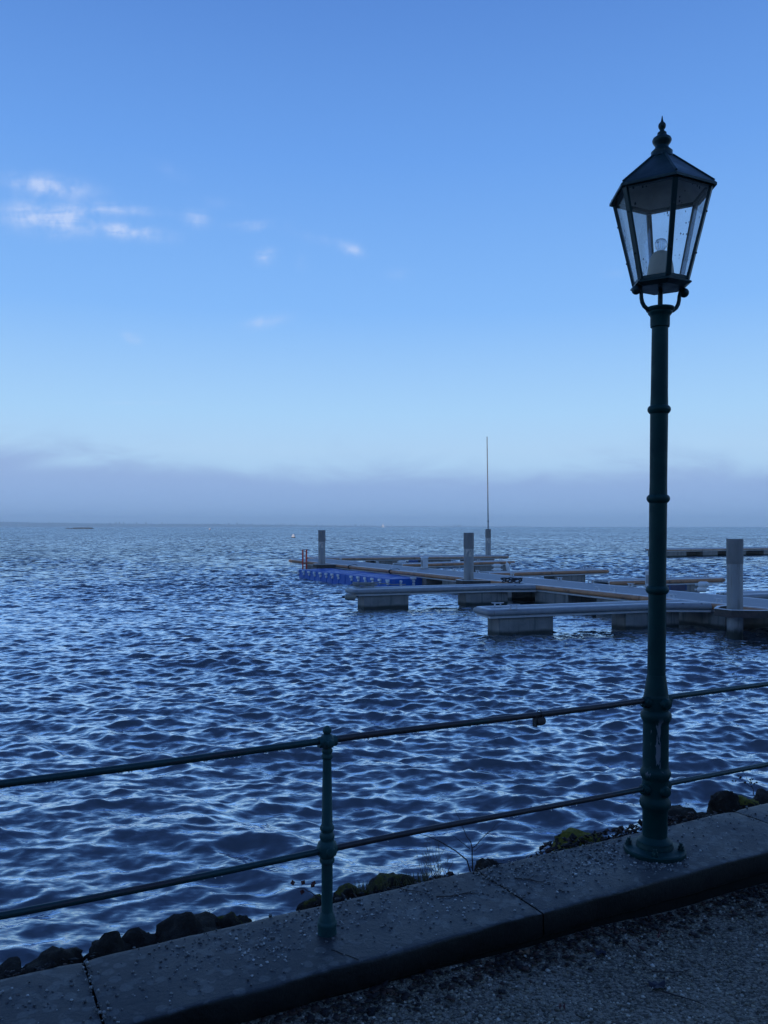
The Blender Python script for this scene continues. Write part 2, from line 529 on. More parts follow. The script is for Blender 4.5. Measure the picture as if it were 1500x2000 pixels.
def mat_water():
    m, b, bs, out = mat_new('choppy_lake_water')
    nt = m.node_tree
    nt.nodes.remove(bs)
    deep = b.n('ShaderNodeBsdfDiffuse')
    deep.inputs[0].default_value = (0.074, 0.088, 0.096, 1)
    gl = b.n('ShaderNodeBsdfGlossy')
    gl.inputs['Color'].default_value = (0.93, 0.965, 1.0, 1)
    gl.inputs['Roughness'].default_value = 0.05
    fr = b.n('ShaderNodeFresnel')
    fr.inputs['IOR'].default_value = 1.333
    tc = b.n('ShaderNodeTexCoord').outputs['Object']
    geo = b.n('ShaderNodeNewGeometry')
    lost = b.n('ShaderNodeAttribute')
    lost.attribute_name = 'lost'
    # ripples finer than the mesh
    f1 = b.noise(b.mapping(tc, (6.0, 17.0, 1), rot=(0, 0, R(9))), 1.0, 3, 0.55)
    f2 = b.noise(b.mapping(tc, (2.0, 5.0, 1), rot=(0, 0, R(-7))), 1.0, 4, 0.6)
    f0 = b.noise(b.mapping(tc, (15.0, 42.0, 1), rot=(0, 0, R(-15))), 1.0, 2, 0.5)
    v1 = b.vmath('MULTIPLY', b.vmath('SUBTRACT', f1.outputs[1], (0.5, 0.5, 0.5)), (0.4, 0.95, 0))
    v1 = b.vmath('ADD', v1, b.vmath('MULTIPLY', b.vmath('SUBTRACT', f0.outputs[1], (0.5, 0.5, 0.5)), (0.18, 0.4, 0)))
    v2 = b.vmath('MULTIPLY', b.vmath('SUBTRACT', f2.outputs[1], (0.5, 0.5, 0.5)), (10.0, 20.0, 0))
    v2 = b.vmath('SCALE', v2, lost.outputs['Fac'])
    # of the unresolved wavelets, the faces turned to the viewer are the ones that show
    v3 = b.vmath('SCALE', b.vmath('MULTIPLY', geo.outputs['Incoming'], (1, 1, 0)), b.math('MULTIPLY', lost.outputs['Fac'], 0.7))
    nn = b.vmath('NORMALIZE', b.vmath('ADD', b.vmath('ADD', b.vmath('ADD', geo.outputs['Normal'], v1), v2), v3))
    # keep the rippled normal on the visible side of the surface
    dt = b.n('ShaderNodeVectorMath', operation='DOT_PRODUCT')
    b.put(dt.inputs[0], nn)
    b.put(dt.inputs[1], geo.outputs['Incoming'])
    nn = b.vmath('NORMALIZE', b.vmath('ADD', nn, b.vmath('SCALE', geo.outputs['Incoming'], b.math('MAXIMUM', b.math('SUBTRACT', 0.09, dt.outputs['Value']), 0.0))))
    rfl = b.n('ShaderNodeVectorMath', operation='REFLECT')
    b.put(rfl.inputs[0], b.vmath('SCALE', geo.outputs['Incoming'], -1.0))
    b.put(rfl.inputs[1], nn)
    d2 = b.n('ShaderNodeVectorMath', operation='DOT_PRODUCT')
    b.put(d2.inputs[0], rfl.outputs[0])
    b.put(d2.inputs[1], geo.outputs['True Normal'])
    ok = b.step(d2.outputs['Value'], 0.0, 0.07)
    mv = b.n('ShaderNodeMix', data_type='VECTOR')
    b.put(mv.inputs[0], ok)
    b.put(mv.inputs[4], geo.outputs['True Normal'])
    b.put(mv.inputs[5], nn)
    nn = b.vmath('NORMALIZE', mv.outputs[1])
    for nd in (deep, gl, fr):
        b.put(nd.inputs['Normal'], nn)
    mx = b.n('ShaderNodeMixShader')
    # wind patches: rougher water mirrors less of the low sky
    g1 = b.noise(b.mapping(tc, (0.45, 0.16, 1), rot=(0, 0, R(5))), 1.0, 4, 0.65, 0.3)
    g2 = b.noise(b.mapping(tc, (0.035, 0.012, 1), rot=(0, 0, R(-4))), 1.0, 3, 0.6)
    gst = b.math('ADD', b.step(g1.outputs[0], 0.36, 0.64, 'LINEAR', 0.45, 1.6), b.step(g2.outputs[0], 0.35, 0.65, 'LINEAR', -0.3, 0.3))
    far = b.math('MULTIPLY', b.math('MAXIMUM', b.math('SUBTRACT', lost.outputs['Fac'], 0.075), 0.0), 1.75)
    rough_loss = b.math('SUBTRACT', 1.0, b.math('MULTIPLY', far, gst), clamp=True)
    b.put(mx.inputs[0], b.math('MULTIPLY', b.math('MULTIPLY_ADD', fr.outputs[0], 2.65, 0.03, clamp=True), rough_loss))
    nt.links.new(deep.outputs[0], mx.inputs[1])
    nt.links.new(gl.outputs[0], mx.inputs[2])
    nt.links.new(mx.outputs[0], out.inputs[0])
    return m


def mat_glass():
    """old lantern pane: clear, a little milky, flecked with dirt"""
    m, b, bs, out = mat_new('dirty_lantern_glass')
    nt = m.node_tree
    tc = b.n('ShaderNodeTexCoord').outputs['Object']
    tr = b.n('ShaderNodeBsdfTransparent')
    tr.inputs[0].default_value = (0.985, 0.98, 0.98, 1)
    df = b.n('ShaderNodeBsdfTranslucent')
    df.inputs[0].default_value = (1.0, 0.97, 0.93, 1)
    d2 = b.n('ShaderNodeBsdfDiffuse')
    d2.inputs[0].default_value = (0.02, 0.025, 0.03, 1)
    gl = b.n('ShaderNodeBsdfGlossy')
    gl.inputs['Roughness'].default_value = 0.03
    fr = b.n('ShaderNodeFresnel')
    fr.inputs[0].default_value = 1.5
    nz = b.noise(tc, 7, 5, 0.6)
    milky = b.step(nz.outputs[0], 0.3, 0.8, 'LINEAR', 0.07, 0.21)
    m1 = b.n('ShaderNodeMixShader')
    b.put(m1.inputs[0], milky)
    nt.links.new(tr.outputs[0], m1.inputs[1])
    nt.links.new(df.outputs[0], m1.inputs[2])
    vo = b.n('ShaderNodeTexVoronoi')
    b.put(vo.inputs['Vector'], b.mapping(tc, (1, 1, 0.6)))
    vo.inputs['Scale'].default_value = 85
    vs = b.n('ShaderNodeSeparateColor')
    b.put(vs.inputs[0], vo.outputs['Color'])
    n2 = b.noise(tc, 9, 3, 0.5)
    rad = b.math('MULTIPLY', b.step(vs.outputs[0], 0.62, 1.0, 'LINEAR'), 0.42)
    rad = b.math('MULTIPLY', rad, b.step(n2.outputs[0], 0.42, 0.62))
    spot = b.math('LESS_THAN', vo.outputs['Distance'], rad)
    m2 = b.n('ShaderNodeMixShader')
    b.put(m2.inputs[0], b.math('MULTIPLY', spot, 0.75))
    nt.links.new(m1.outputs[0], m2.inputs[1])
    nt.links.new(d2.outputs[0], m2.inputs[2])
    m3 = b.n('ShaderNodeMixShader')
    b.put(m3.inputs[0], b.math('MULTIPLY', fr.outputs[0], 0.5))
    nt.links.new(m2.outputs[0], m3.inputs[1])
    nt.links.new(gl.outputs[0], m3.inputs[2])
    nt.links.new(m3.outputs[0], out.inputs[0])
    return m


def mat_bulb():
    m, b, bs, out = mat_new('clear_bulb_glass')
    nt = m.node_tree
    tr = b.n('ShaderNodeBsdfTransparent')
    tr.inputs[0].default_value = (0.85, 0.87, 0.9, 1)
    gl = b.n('ShaderNodeBsdfGlossy')
    gl.inputs['Roughness'].default_value = 0.05
    lw = b.n('ShaderNodeLayerWeight')
    lw.inputs[0].default_value = 0.35
    mx = b.n('ShaderNodeMixShader')
    b.put(mx.inputs[0], lw.outputs['Facing'])
    nt.links.new(tr.outputs[0], mx.inputs[1])
    nt.links.new(gl.outputs[0], mx.inputs[2])
    nt.links.new(mx.outputs[0], out.inputs[0])
    return m


def worn_patch(src, name, lo, hi, colr, scale=30, zst=0.5, thr=0.52, side=None):
    """copy of a paint material with flaked patches inside a height range"""
    m = src.copy()
    m.name = name
    b = NB(m.node_tree)
    bs = [n for n in m.node_tree.nodes if n.type == 'BSDF_PRINCIPLED'][0]
    old = bs.inputs['Base Color'].links[0].from_socket
    tc = b.n('ShaderNodeTexCoord').outputs['Object']
    s2 = b.n('ShaderNodeSeparateXYZ')
    b.put(s2.inputs[0], tc)
    nz = b.noise(b.mapping(tc, (1, 1, zst)), scale, 4, 0.6)
    z = s2.outputs[2]
    win = b.math('MULTIPLY', b.step(z, lo - 0.02, lo + 0.02), b.step(z, hi + 0.02, hi - 0.02))
    if side is not None:
        ang = b.math('ADD', b.math('MULTIPLY', s2.outputs[0], side[0]), b.math('MULTIPLY', s2.outputs[1], side[1]))
        win = b.math('MULTIPLY', win, b.step(ang, side[2], side[3]))
    mk = b.math('MULTIPLY', win, b.step(nz.outputs[0], thr, thr + 0.03))
    b.put(bs.inputs['Base Color'], b.mix(mk, old, (*colr, 1)))
    return m


M_deck = mat_deck()
M_conc = mat_concrete()
M_cope = mat_coping()
M_wall = mat('dark_mossy_wall_face', (0.007, 0.0065, 0.0055), (0.014, 0.013, 0.010), 9, 0.9, spec=0.2, bump=0.006, bscale=30)
M_bank = mat('wet_soil_bank', (0.02, 0.016, 0.012), (0.035, 0.028, 0.02), 12, 0.85, bump=0.02, bscale=20)
M_rock = mat_rock('dark_lake_rock', 0.25)
M_rock_moss = mat_rock('mossy_lake_rock', 0.55, (0.11, 0.10, 0.018))
M_rock_yellow = mat_rock('yellow_moss_rock', 0.85, (0.21, 0.18, 0.025))
M_grit = mat_stones('pale_grit', [(0.0, (0.05, 0.05, 0.05)), (0.4, (0.16, 0.155, 0.145)), (0.8, (0.30, 0.29, 0.265)), (1.0, (0.58, 0.56, 0.51))])
M_gravel = mat_stones('grey_gravel', [(0.05, (0.065, 0.057, 0.04)), (0.45, (0.225, 0.195, 0.138)), (0.85, (0.33, 0.29, 0.21)), (1.0, (0.6, 0.54, 0.44))])
M_litter = mat_stones('leaf_litter_brown', [(0.1, (0.007, 0.006, 0.007)), (0.55, (0.018, 0.013, 0.012)), (0.95, (0.07, 0.034, 0.022))], 0.8)
M_bed = mat_gravel_bed()
M_water = mat_water()
M_glass = mat_glass()
M_bulb = mat_bulb()
M_blue = mat('blue_float_plastic', (0.018, 0.13, 0.50), (0.015, 0.105, 0.42), 4, 0.45, c3=(0.05, 0.13, 0.42), c3_scale=3)
M_green_worn = worn_patch(M_green, 'flaked_green_paint', 0.35, 0.58, (0.20, 0.21, 0.23), 26, 0.3, 0.50, (-0.31, -0.95, 0.0492, 0.0512))
def weed_band(src, name):
    m = src.copy()
    m.name = name
    b = NB(m.node_tree)
    bs = [n for n in m.node_tree.nodes if n.type == 'BSDF_PRINCIPLED'][0]
    old = bs.inputs['Base Color'].links[0].from_socket
    tc = b.n('ShaderNodeTexCoord').outputs['Object']
    s2 = b.n('ShaderNodeSeparateXYZ')
    b.put(s2.inputs[0], tc)
    nz = b.noise(b.mapping(tc, (1, 1, 0.4)), 12, 5, 0.65)
    drip = b.noise(b.mapping(tc, (1, 1, 0.06)), 22, 4, 0.6)
    z = b.math('ADD', s2.outputs[2], b.math('MULTIPLY', b.math('SUBTRACT', nz.outputs[0], 0.5), 0.22))
    c = b.mix(b.math('MULTIPLY', b.step(drip.outputs[0], 0.5, 0.66), 0.5), old, (0.15, 0.135, 0.12, 1))
    c = b.mix(b.step(z, 0.24, 0.06), c, (0.035, 0.038, 0.028, 1))
    b.put(bs.inputs['Base Color'], c)
    return m


M_steel_pile = weed_band(M_steel, 'weedy_pile_steel')
M_pile_worn = worn_patch(M_steel_pile, 'scuffed_pile_steel', 1.22, 1.46, (0.62, 0.54, 0.46), 17, 0.45, 0.5, (-0.1, -1.0, 0.10, 0.125))


# rails: green paint that has gone brown with rust along stretches
def mat_rail():
    m, b, bs, out = mat_new('rusty_green_rail')
    tc = b.n('ShaderNodeTexCoord').outputs['Object']
    s2 = b.n('ShaderNodeSeparateXYZ')
    b.put(s2.inputs[0], tc)
    n0 = b.noise(b.mapping(tc, (2.2, 40, 40)), 1.0, 5, 0.65)
    n1 = b.noise(tc, 60, 5, 0.65)
    green = b.ramp(n1.outputs[0], [(0.3, (0.006, 0.05, 0.048)), (0.7, (0.004, 0.034, 0.036))])
    rust = b.ramp(n1.outputs[0], [(0.3, (0.05, 0.035, 0.034)), (0.7, (0.025, 0.022, 0.026))])
    bias = b.math('MULTIPLY', b.math('MULTIPLY', b.step(s2.outputs[0], 0.0, 0.1), b.step(s2.outputs[0], 1.65, 1.5)), 0.2)
    b.put(bs.inputs['Base Color'], b.mix(b.step(b.math('ADD', n0.outputs[0], bias), 0.54, 0.64), green, rust))
    bs.inputs['Roughness'].default_value = 0.42
    bp = b.n('ShaderNodeBump')
    bp.inputs['Distance'].default_value = 0.001
    b.put(bp.inputs['Height'], n1.outputs[0])
    b.put(bs.inputs['Normal'], bp.outputs[0])
    return m


M_rail = mat_rail()

# ------------------------------------------------------------------ the lake
ADIR = Vector((math.cos(R(27.8)), math.sin(R(27.8)), 0))          # along the quay
BDIR = Vector((-ADIR.y, ADIR.x, 0))                               # from the path towards the water
QZ = 0.687                                                        # top of the coping
B_NEAR, B_FAR = 2.433, 2.876


def q(a, b, z=0.0):
    return ADIR * a + BDIR * b + Vector((0, 0, z))


def build_water():
    rs = [1.6]
    while rs[-1] < 10000:
        r = rs[-1]
        if r < 64:
            d = max(0.014, r * r / 16000)
        elif r < 220:
            d = 0.256 + (r - 64) * 0.0065
        elif r < 700:
            d = 1.2 + (r - 220) * 0.006
        else:
            d = 4 + (r - 700) * 0.08
        rs.append(r + d)
    rs = np.array(rs)
    th = np.concatenate([np.linspace(-86, -40, 140, endpoint=False), np.linspace(-40, 40, 960, endpoint=False), np.linspace(40, 86, 141)]) * math.pi / 180
    nr, nt_ = len(rs), len(th)
    X = (rs[:, None] * np.sin(th)[None, :])
    Y = (rs[:, None] * np.cos(th)[None, :])
    dr = np.gradient(rs)[:, None]
    sp = np.maximum(dr, rs[:, None] * 0.00146)
    Z = np.zeros_like(X)
    DX = np.zeros_like(X)
    DY = np.zeros_like(X)
    lost = np.zeros((nr, 1))
    N = 170
    lam = np.exp(rng.uniform(math.log(0.075), math.log(5.0), N))
    ang = R(-96) + rng.normal(0, R(36), N)
    ph = rng.uniform(0, 2 * math.pi, N)
    k = 2 * math.pi / lam
    # slope weights: chop of 0.4 - 1.3 m dominates
    wgt = np.exp(-0.5 * ((np.log(lam) - math.log(0.24)) / 0.78) ** 2) + 0.27
    sl = wgt * rng.uniform(0.6, 1.4, N)
    sl *= 0.24 / math.sqrt((sl ** 2).sum() / 2)
    gust = 0.9 + 0.42 * np.sin(X * 0.21 + 1.3 * np.sin(Y * 0.13)) * np.sin(Y * 0.17 + 0.9 * np.sin(X * 0.11))
    for i in range(N):
        vis = np.clip((lam[i] / sp - 1.7) / 1.4, 0, 1)
        lost += (1 - vis[:, :1] ** 2) * sl[i] ** 2 / 2
        if vis.max() <= 0:
            continue
        n_use = int((vis[:, 0] > 0).sum())
        c, s = math.cos(ang[i]), math.sin(ang[i])
        p = k[i] * (X[:n_use] * c + Y[:n_use] * s) + ph[i]
        a = sl[i] / k[i]
        vv = vis[:n_use] * gust[:n_use]
        Z[:n_use] += a * vv * np.cos(p)
        sn = np.sin(p) * vv * a * 0.5
        DX[:n_use] -= c * sn
        DY[:n_use] -= s * sn
    X = X + DX
    Y = Y + DY
    co = np.stack([X, Y, Z], -1).reshape(-1, 3).astype(np.float32)
    idx = np.arange(nr * nt_).reshape(nr, nt_)
    quads = np.stack([idx[:-1, :-1], idx[1:, :-1], idx[1:, 1:], idx[:-1, 1:]], -1).reshape(-1, 4).astype(np.int32)
    quads = quads[:, ::-1]
    me = bpy.data.meshes.new('water')
    me.vertices.add(len(co))
    me.vertices.foreach_set('co', co.ravel())
    me.loops.add(quads.size)
    me.loops.foreach_set('vertex_index', np.ascontiguousarray(quads).ravel())
    me.polygons.add(len(quads))
    me.polygons.foreach_set('loop_start', np.arange(0, quads.size, 4, dtype=np.int32))
    me.polygons.foreach_set('loop_total', np.full(len(quads), 4, dtype=np.int32))
    me.polygons.foreach_set('use_smooth', np.ones(len(quads), dtype=bool))
    me.update()
    at = me.attributes.new('lost', 'FLOAT', 'POINT')
    at.data.foreach_set('value', np.repeat(np.sqrt(lost[:, 0]), nt_).astype(np.float32))
    me.materials.append(M_water)
    o = bpy.data.objects.new('water', me)
    col.objects.link(o)
    tag(o, 'rippled deep blue lake water', None, None, 'structure')


build_water()


# ------------------------------------------------------------------ quay: path, wall, bank
def grid_mesh(name, f, na, nb, mtl, **kw):
    vs = [f(i / (na - 1), j / (nb - 1)) for j in range(nb) for i in range(na)]
    fs = [(j * na + i, j * na + i + 1, (j + 1) * na + i + 1, (j + 1) * na + i) for j in range(nb - 1) for i in range(na - 1)]
    mb = MB()
    mb.add(vs, fs)
    return mb.build(name, mtl, **kw)


def path_z(a, b):
    aa = min(max(a, -1.0), 5.0)
    lip = 0.022 * math.exp(-((B_NEAR - b) / 0.10) ** 2)
    return 0.605 - 0.026 * aa + lip * (0.7 + 0.6 * mnoise.noise((a * 2.2, b * 2, 4))) + 0.010 * mnoise.noise((a * 1.7, b * 1.7, 0)) + 0.004 * mnoise.noise((a * 9, b * 9, 1))


def path_pt(u, v):
    a = -60 + 120 * u
    # finer near the viewer
    a = 1.8 + (abs(2 * u - 1) ** 3) * 58 * (1 if u > 0.5 else -1) + (u - 0.5) * 8
    b = B_NEAR + 0.02 - (v ** 2.2) * 40
    p = q(a, b)
    return (p.x, p.y, path_z(a, b))


tag(grid_mesh('path', path_pt, 160, 120, M_bed), 'fine grey gravel path beside the quay wall', None, None, 'structure')


def bank_pt(u, v):
    a = -14 + 30 * u
    b = B_FAR - 0.03 + 1.6 * v
    hump = 0.09 * (math.exp(-((a - 2.78) / 1.0) ** 4) + 0.7 * math.exp(-((a - 1.45) / 0.35) ** 4)) * max(0, 1 - v * 4.5)
    z = 0.60 - 0.02 + hump - 1.05 * v ** 0.85 + (0.05 * mnoise.noise((a * 3, b * 3, 2)) + 0.03 * mnoise.noise((a * 9, b * 9, 5))) * min(1, v * 12)
    p = q(a, b)
    return (p.x, p.y, z)


tag(grid_mesh('shore_bank', bank_pt, 400, 24, M_bank), 'dark soil bank sloping from the quay wall to the lake', None, None, 'structure')

wall = empty('quay_wall', q(1.94, B_NEAR, 0.4), R(27.8), 'low dark stone quay wall topped with wide granite coping slabs', 'wall')
A0 = 1.94
mb = MB()
mb.box(-12, 14, 0.014, B_FAR - B_NEAR - 0.02, -0.6, QZ - 0.4 - 0.092)
mb.build('wall_face', M_wall, wall)


def coping_slab(a0, a1):
    """slab with worn rounded arrises and a little unevenness"""
    mb = MB()
    L = a1 - a0
    n = 44
    W = B_FAR - B_NEAR
    prof = [(0.006, -0.092), (0.0, -0.08), (0.0, -0.012), (0.001, -0.006), (0.003, -0.0025), (0.008, -0.0006), (0.03, 0.0),
            (0.12, 0.0012), (0.22, 0.0015), (0.32, 0.001), (W - 0.03, 0.0), (W - 0.010, -0.003), (W - 0.002, -0.012), (W, -0.03), (W, -0.092)]
    m = len(prof)
    vs = []
    for i in range(n + 1):
        x = a0 + L * i / n
        e = min(i, n - i) / n * L
        drop = 0.006 if e < 1e-6 else (0.0015 if e < 0.04 else 0)
        for j, (y, z) in enumerate(prof):
            wob = 0.0035 * mnoise.noise((x * 5, y * 9, z * 20 + 3)) + 0.002 * mnoise.noise((x * 22, y * 25, z * 30))
            edge = 1.6 if 2 <= j <= 6 else 1.0
            vs.append((x - A0, y + wob * edge, QZ - 0.4 + z - (drop if 3 < j < 12 else 0) + wob * 0.6 * edge))
    fs = [(i * m + j, (i + 1) * m + j, (i + 1) * m + j + 1, i * m + j + 1) for i in range(n) for j in range(m - 1)]
    fs += [tuple(range(m)), tuple(reversed(range(n * m, n * m + m)))]
    fs += [((i + 1) * m, i * m, i * m + m - 1, (i + 1) * m + m - 1) for i in range(n)]
    mb.add(vs, fs)
    return mb.build('coping_slab', M_cope, wall, angle=50)


for k in range(-4, 6):
    coping_slab(0.402 + 1.541 * k + 0.004, 0.402 + 1.541 * (k + 1) - 0.004)
# a short dark crack running from the railing post to the front of its slab
mb = MB()
iw = (Matrix.Translation(wall.location) @ Matrix.Rotation(R(27.8), 4, 'Z')).inverted()
ck = [iw @ P(px, py, QZ + 0.0022) for px, py in ((647, 1855), (657, 1858), (668, 1863), (679, 1866), (690, 1870), (700, 1874))]
for c0, c1 in zip(ck, ck[1:]):
    t_ = (c1 - c0).normalized()
    s_ = Vector((-t_.y, t_.x, 0)) * 0.0022
    mb.add([c0 - s_, c1 - s_, c1 + s_, c0 + s_], [(0, 1, 2, 3)])
mb.build('crack', M_wall, wall, smooth=False)


# ------------------------------------------------------------------ scattered stones
CUBE = np.array([(x, y, z) for x in (-1, 1) for y in (-1, 1) for z in (-1, 1)], float) / 1.5
CUBE_F = np.array([(0, 1, 3, 2), (4, 6, 7, 5), (0, 4, 5, 1), (2, 3, 7, 6), (0, 2, 6, 4), (1, 5, 7, 3)])
OCT = np.array([(1, 0, 0), (-1, 0, 0), (0, 1, 0), (0, -1, 0), (0, 0, 1), (0, 0, -1)], float)
OCT_F = np.array([(0, 2, 4), (2, 1, 4), (1, 3, 4), (3, 0, 4), (2, 0, 5), (1, 2, 5), (3, 1, 5), (0, 3, 5)])


def scatter(name, pts, sizes, mtl, template='cube', flat=0.7, tones=None, parent=None, tilt=1.0):
    base, faces = (CUBE, CUBE_F) if template == 'cube' else (OCT, OCT_F)
    n, m = len(pts), len(base)
    v = base[None] * (1 + rng.uniform(-0.28, 0.28, (n, m, 3)))
    v = v * np.stack([rng.uniform(0.75, 1.25, n), rng.uniform(0.75, 1.25, n), flat * rng.uniform(0.7, 1.2, n)], -1)[:, None, :]
    az, tx = rng.uniform(0, 2 * math.pi, n), rng.normal(0, 0.45 * tilt, n)
    c, s = np.cos(tx), np.sin(tx)
    y, z = v[..., 1] * c[:, None] - v[..., 2] * s[:, None], v[..., 1] * s[:, None] + v[..., 2] * c[:, None]
    v[..., 1], v[..., 2] = y, z
    c, s = np.cos(az), np.sin(az)
    x, y = v[..., 0] * c[:, None] - v[..., 1] * s[:, None], v[..., 0] * s[:, None] + v[..., 1] * c[:, None]
    v[..., 0], v[..., 1] = x, y
    v = v * np.asarray(sizes)[:, None, None] + np.asarray(pts)[:, None, :]
    f = faces[None] + (np.arange(n) * m)[:, None, None]
    k = faces.shape[1]
    f = f.reshape(-1, k).astype(np.int32)
    me = bpy.data.meshes.new(name)
    co = v.reshape(-1, 3).astype(np.float32)
    me.vertices.add(len(co))
    me.vertices.foreach_set('co', co.ravel())
    me.loops.add(f.size)
    me.loops.foreach_set('vertex_index', f.ravel())
    me.polygons.add(len(f))
    me.polygons.foreach_set('loop_start', np.arange(0, f.size, k, dtype=np.int32))
    me.polygons.foreach_set('loop_total', np.full(len(f), k, dtype=np.int32))
    me.update()
    at = me.attributes.new('tone', 'FLOAT', 'POINT')
    t = rng.uniform(0, 1, n) if tones is None else tones
    at.data.foreach_set('value', np.repeat(t, m).astype(np.float32))
    me.materials.append(mtl)
    o = bpy.data.objects.new(name, me)
    col.objects.link(o)
    if parent:
        o.parent = parent
    return o


def gravel():
    pts, sz = [], []
    n = 46000
    A = rng.uniform(-0.6, 4.6, n)
    Bc = B_NEAR - rng.uniform(0, 1, n) ** 1.25 * 1.5
    for a, b in zip(A, Bc):
        p = q(a, b)
        if p.y < 1.5:
            continue
        dens = 0.72 + 0.5 * mnoise.noise((a * 2.3, b * 2.3, 7))
        if random.random() > dens:
            continue
        s = 0.0026 + 0.0052 * random.random() ** 2.4
        pts.append((p.x, p.y, path_z(a, b) + s * 0.2))
        sz.append(s)
    o = scatter('gravel', np.array(pts), np.array(sz), M_gravel, 'cube', 0.65)
    tag(o, 'fine grey gravel covering the path below the wall', 'gravel', None, 'stuff')


gravel()


def grit():
    pts, sz = [], []
    cl_ = [(0.75, 2.76, .09, 70), (1.05, 2.72, .10, 90), (0.95, 2.62, .07, 50), (1.28, 2.78, .12, 90), (1.45, 2.67, .12, 80), (1.62, 2.78, .10, 60),
           (1.75, 2.66, .10, 70), (2.05, 2.80, .10, 90), (2.25, 2.75, .12, 130), (2.40, 2.68, .10, 130), (2.55, 2.76, .08, 100), (2.15, 2.62, .12, 70),
           (0.15, 2.74, .10, 40), (0.10, 2.60, .14, 45), (0.62, 2.60, .12, 40), (2.62, 2.55, .05, 60), (2.72, 2.54, .05, 60), (3.0, 2.68, .2, 60), (3.4, 2.7, .25, 40), (3.9, 2.7, .3, 40), (-0.4, 2.7, .3, 60)]
    for a, b, s, n in cl_:
        for _ in range(int(n * 1.25)):
            pts.append((random.gauss(a, s), random.gauss(b, s * 0.75)))
    for _ in range(420):
        pts.append((random.uniform(-1.5, 5), random.uniform(B_NEAR + 0.03, B_FAR - 0.01)))
    for k in range(-1, 3):
        for _ in range(38):
            pts.append((0.402 + 1.541 * k + random.gauss(0, 0.006), random.uniform(B_NEAR + 0.02, B_FAR - 0.01)))
    out = []
    for a, b in pts:
        if not (B_NEAR + 0.02 < b < B_FAR - 0.006):
            continue
        s = 0.0027 + 0.0036 * random.random() ** 2
        if random.random() < 0.03:
            s *= 1.7
        p = q(a, b, QZ + s * 0.35)
        out.append((p.x, p.y, p.z))
        sz.append(s)
    o = scatter('grit', np.array(out), np.array(sz), M_grit, 'cube', 0.8)
    tag(o, 'loose pale grit scattered over the coping slabs', 'grit', None, 'stuff')


grit()


def litter():
    pts, sz = [], []
    for _ in range(4200):
        a = random.uniform(-0.8, 4.8)
        clump = 0.5 + 0.9 * mnoise.noise((a * 3.1, 0.3, 9))
        if random.random() > clump + 0.15:
            continue
        b = B_NEAR - abs(random.gauss(0, 0.07)) - 0.004
        p = q(a, b)
        pts.append((p.x, p.y, path_z(a, b) + 0.004 + random.random() * 0.006))
        sz.append(0.005 + 0.013 * random.random() ** 2)
    for _ in range(420):
        a, b = random.uniform(-0.3, 4.4), B_NEAR - random.random() ** 1.5 * 1.1
        p = q(a, b)
        if mnoise.noise((a * 1.9, b * 1.9, 21)) < 0.02:
            continue
        pts.append((p.x, p.y, path_z(a, b) + 0.005))
        sz.append(0.004 + 0.011 * random.random() ** 2)
    o = scatter('leaf_litter', np.array(pts), np.array(sz), M_litter, 'oct', 0.14, tilt=0.6)
    tag(o, 'dark rotting leaf litter along the foot of the wall', 'leaf litter', None, 'stuff')
    pts, sz = [], []
    for _ in range(1500):
        a = random.choice([random.uniform(2.28, 3.5), random.gauss(2.75, 0.25), random.uniform(1.25, 1.85), random.uniform(-0.3, 0.45)])
        b = B_FAR + 0.01 + abs(random.gauss(0, 0.07))
        p = q(a, b)
        pts.append((p.x, p.y, 0.645 - 0.45 * (b - B_FAR) + 0.06 * random.random() ** 2 + (0.02 if 2.3 < a < 3.4 else -0.01)))
        sz.append(0.006 + 0.014 * random.random() ** 2)
    o = scatter('bank_litter', np.array(pts), np.array(sz), M_litter, 'oct', 0.3, tilt=1.6)
    tag(o, 'brown dead leaves and bark lodged behind the coping', 'leaf litter', None, 'stuff')


litter()


# ------------------------------------------------------------------ boulders on the bank
def ico():
    import bmesh
    bm = bmesh.new()
    bmesh.ops.create_icosphere(bm, subdivisions=4, radius=1.0)
    vs = [v.co.copy() for v in bm.verts]
    fs = [tuple(v.index for v in f.verts) for f in bm.faces]
    bm.free()
    return vs, fs


ICO_V, ICO_F = ico()


def at_b(px, py, b):
    k = (px - CX) / F
    y = b / (-ADIR.y * k + ADIR.x)
    return Vector((k * y, y, H - (py - HY) / F * y))


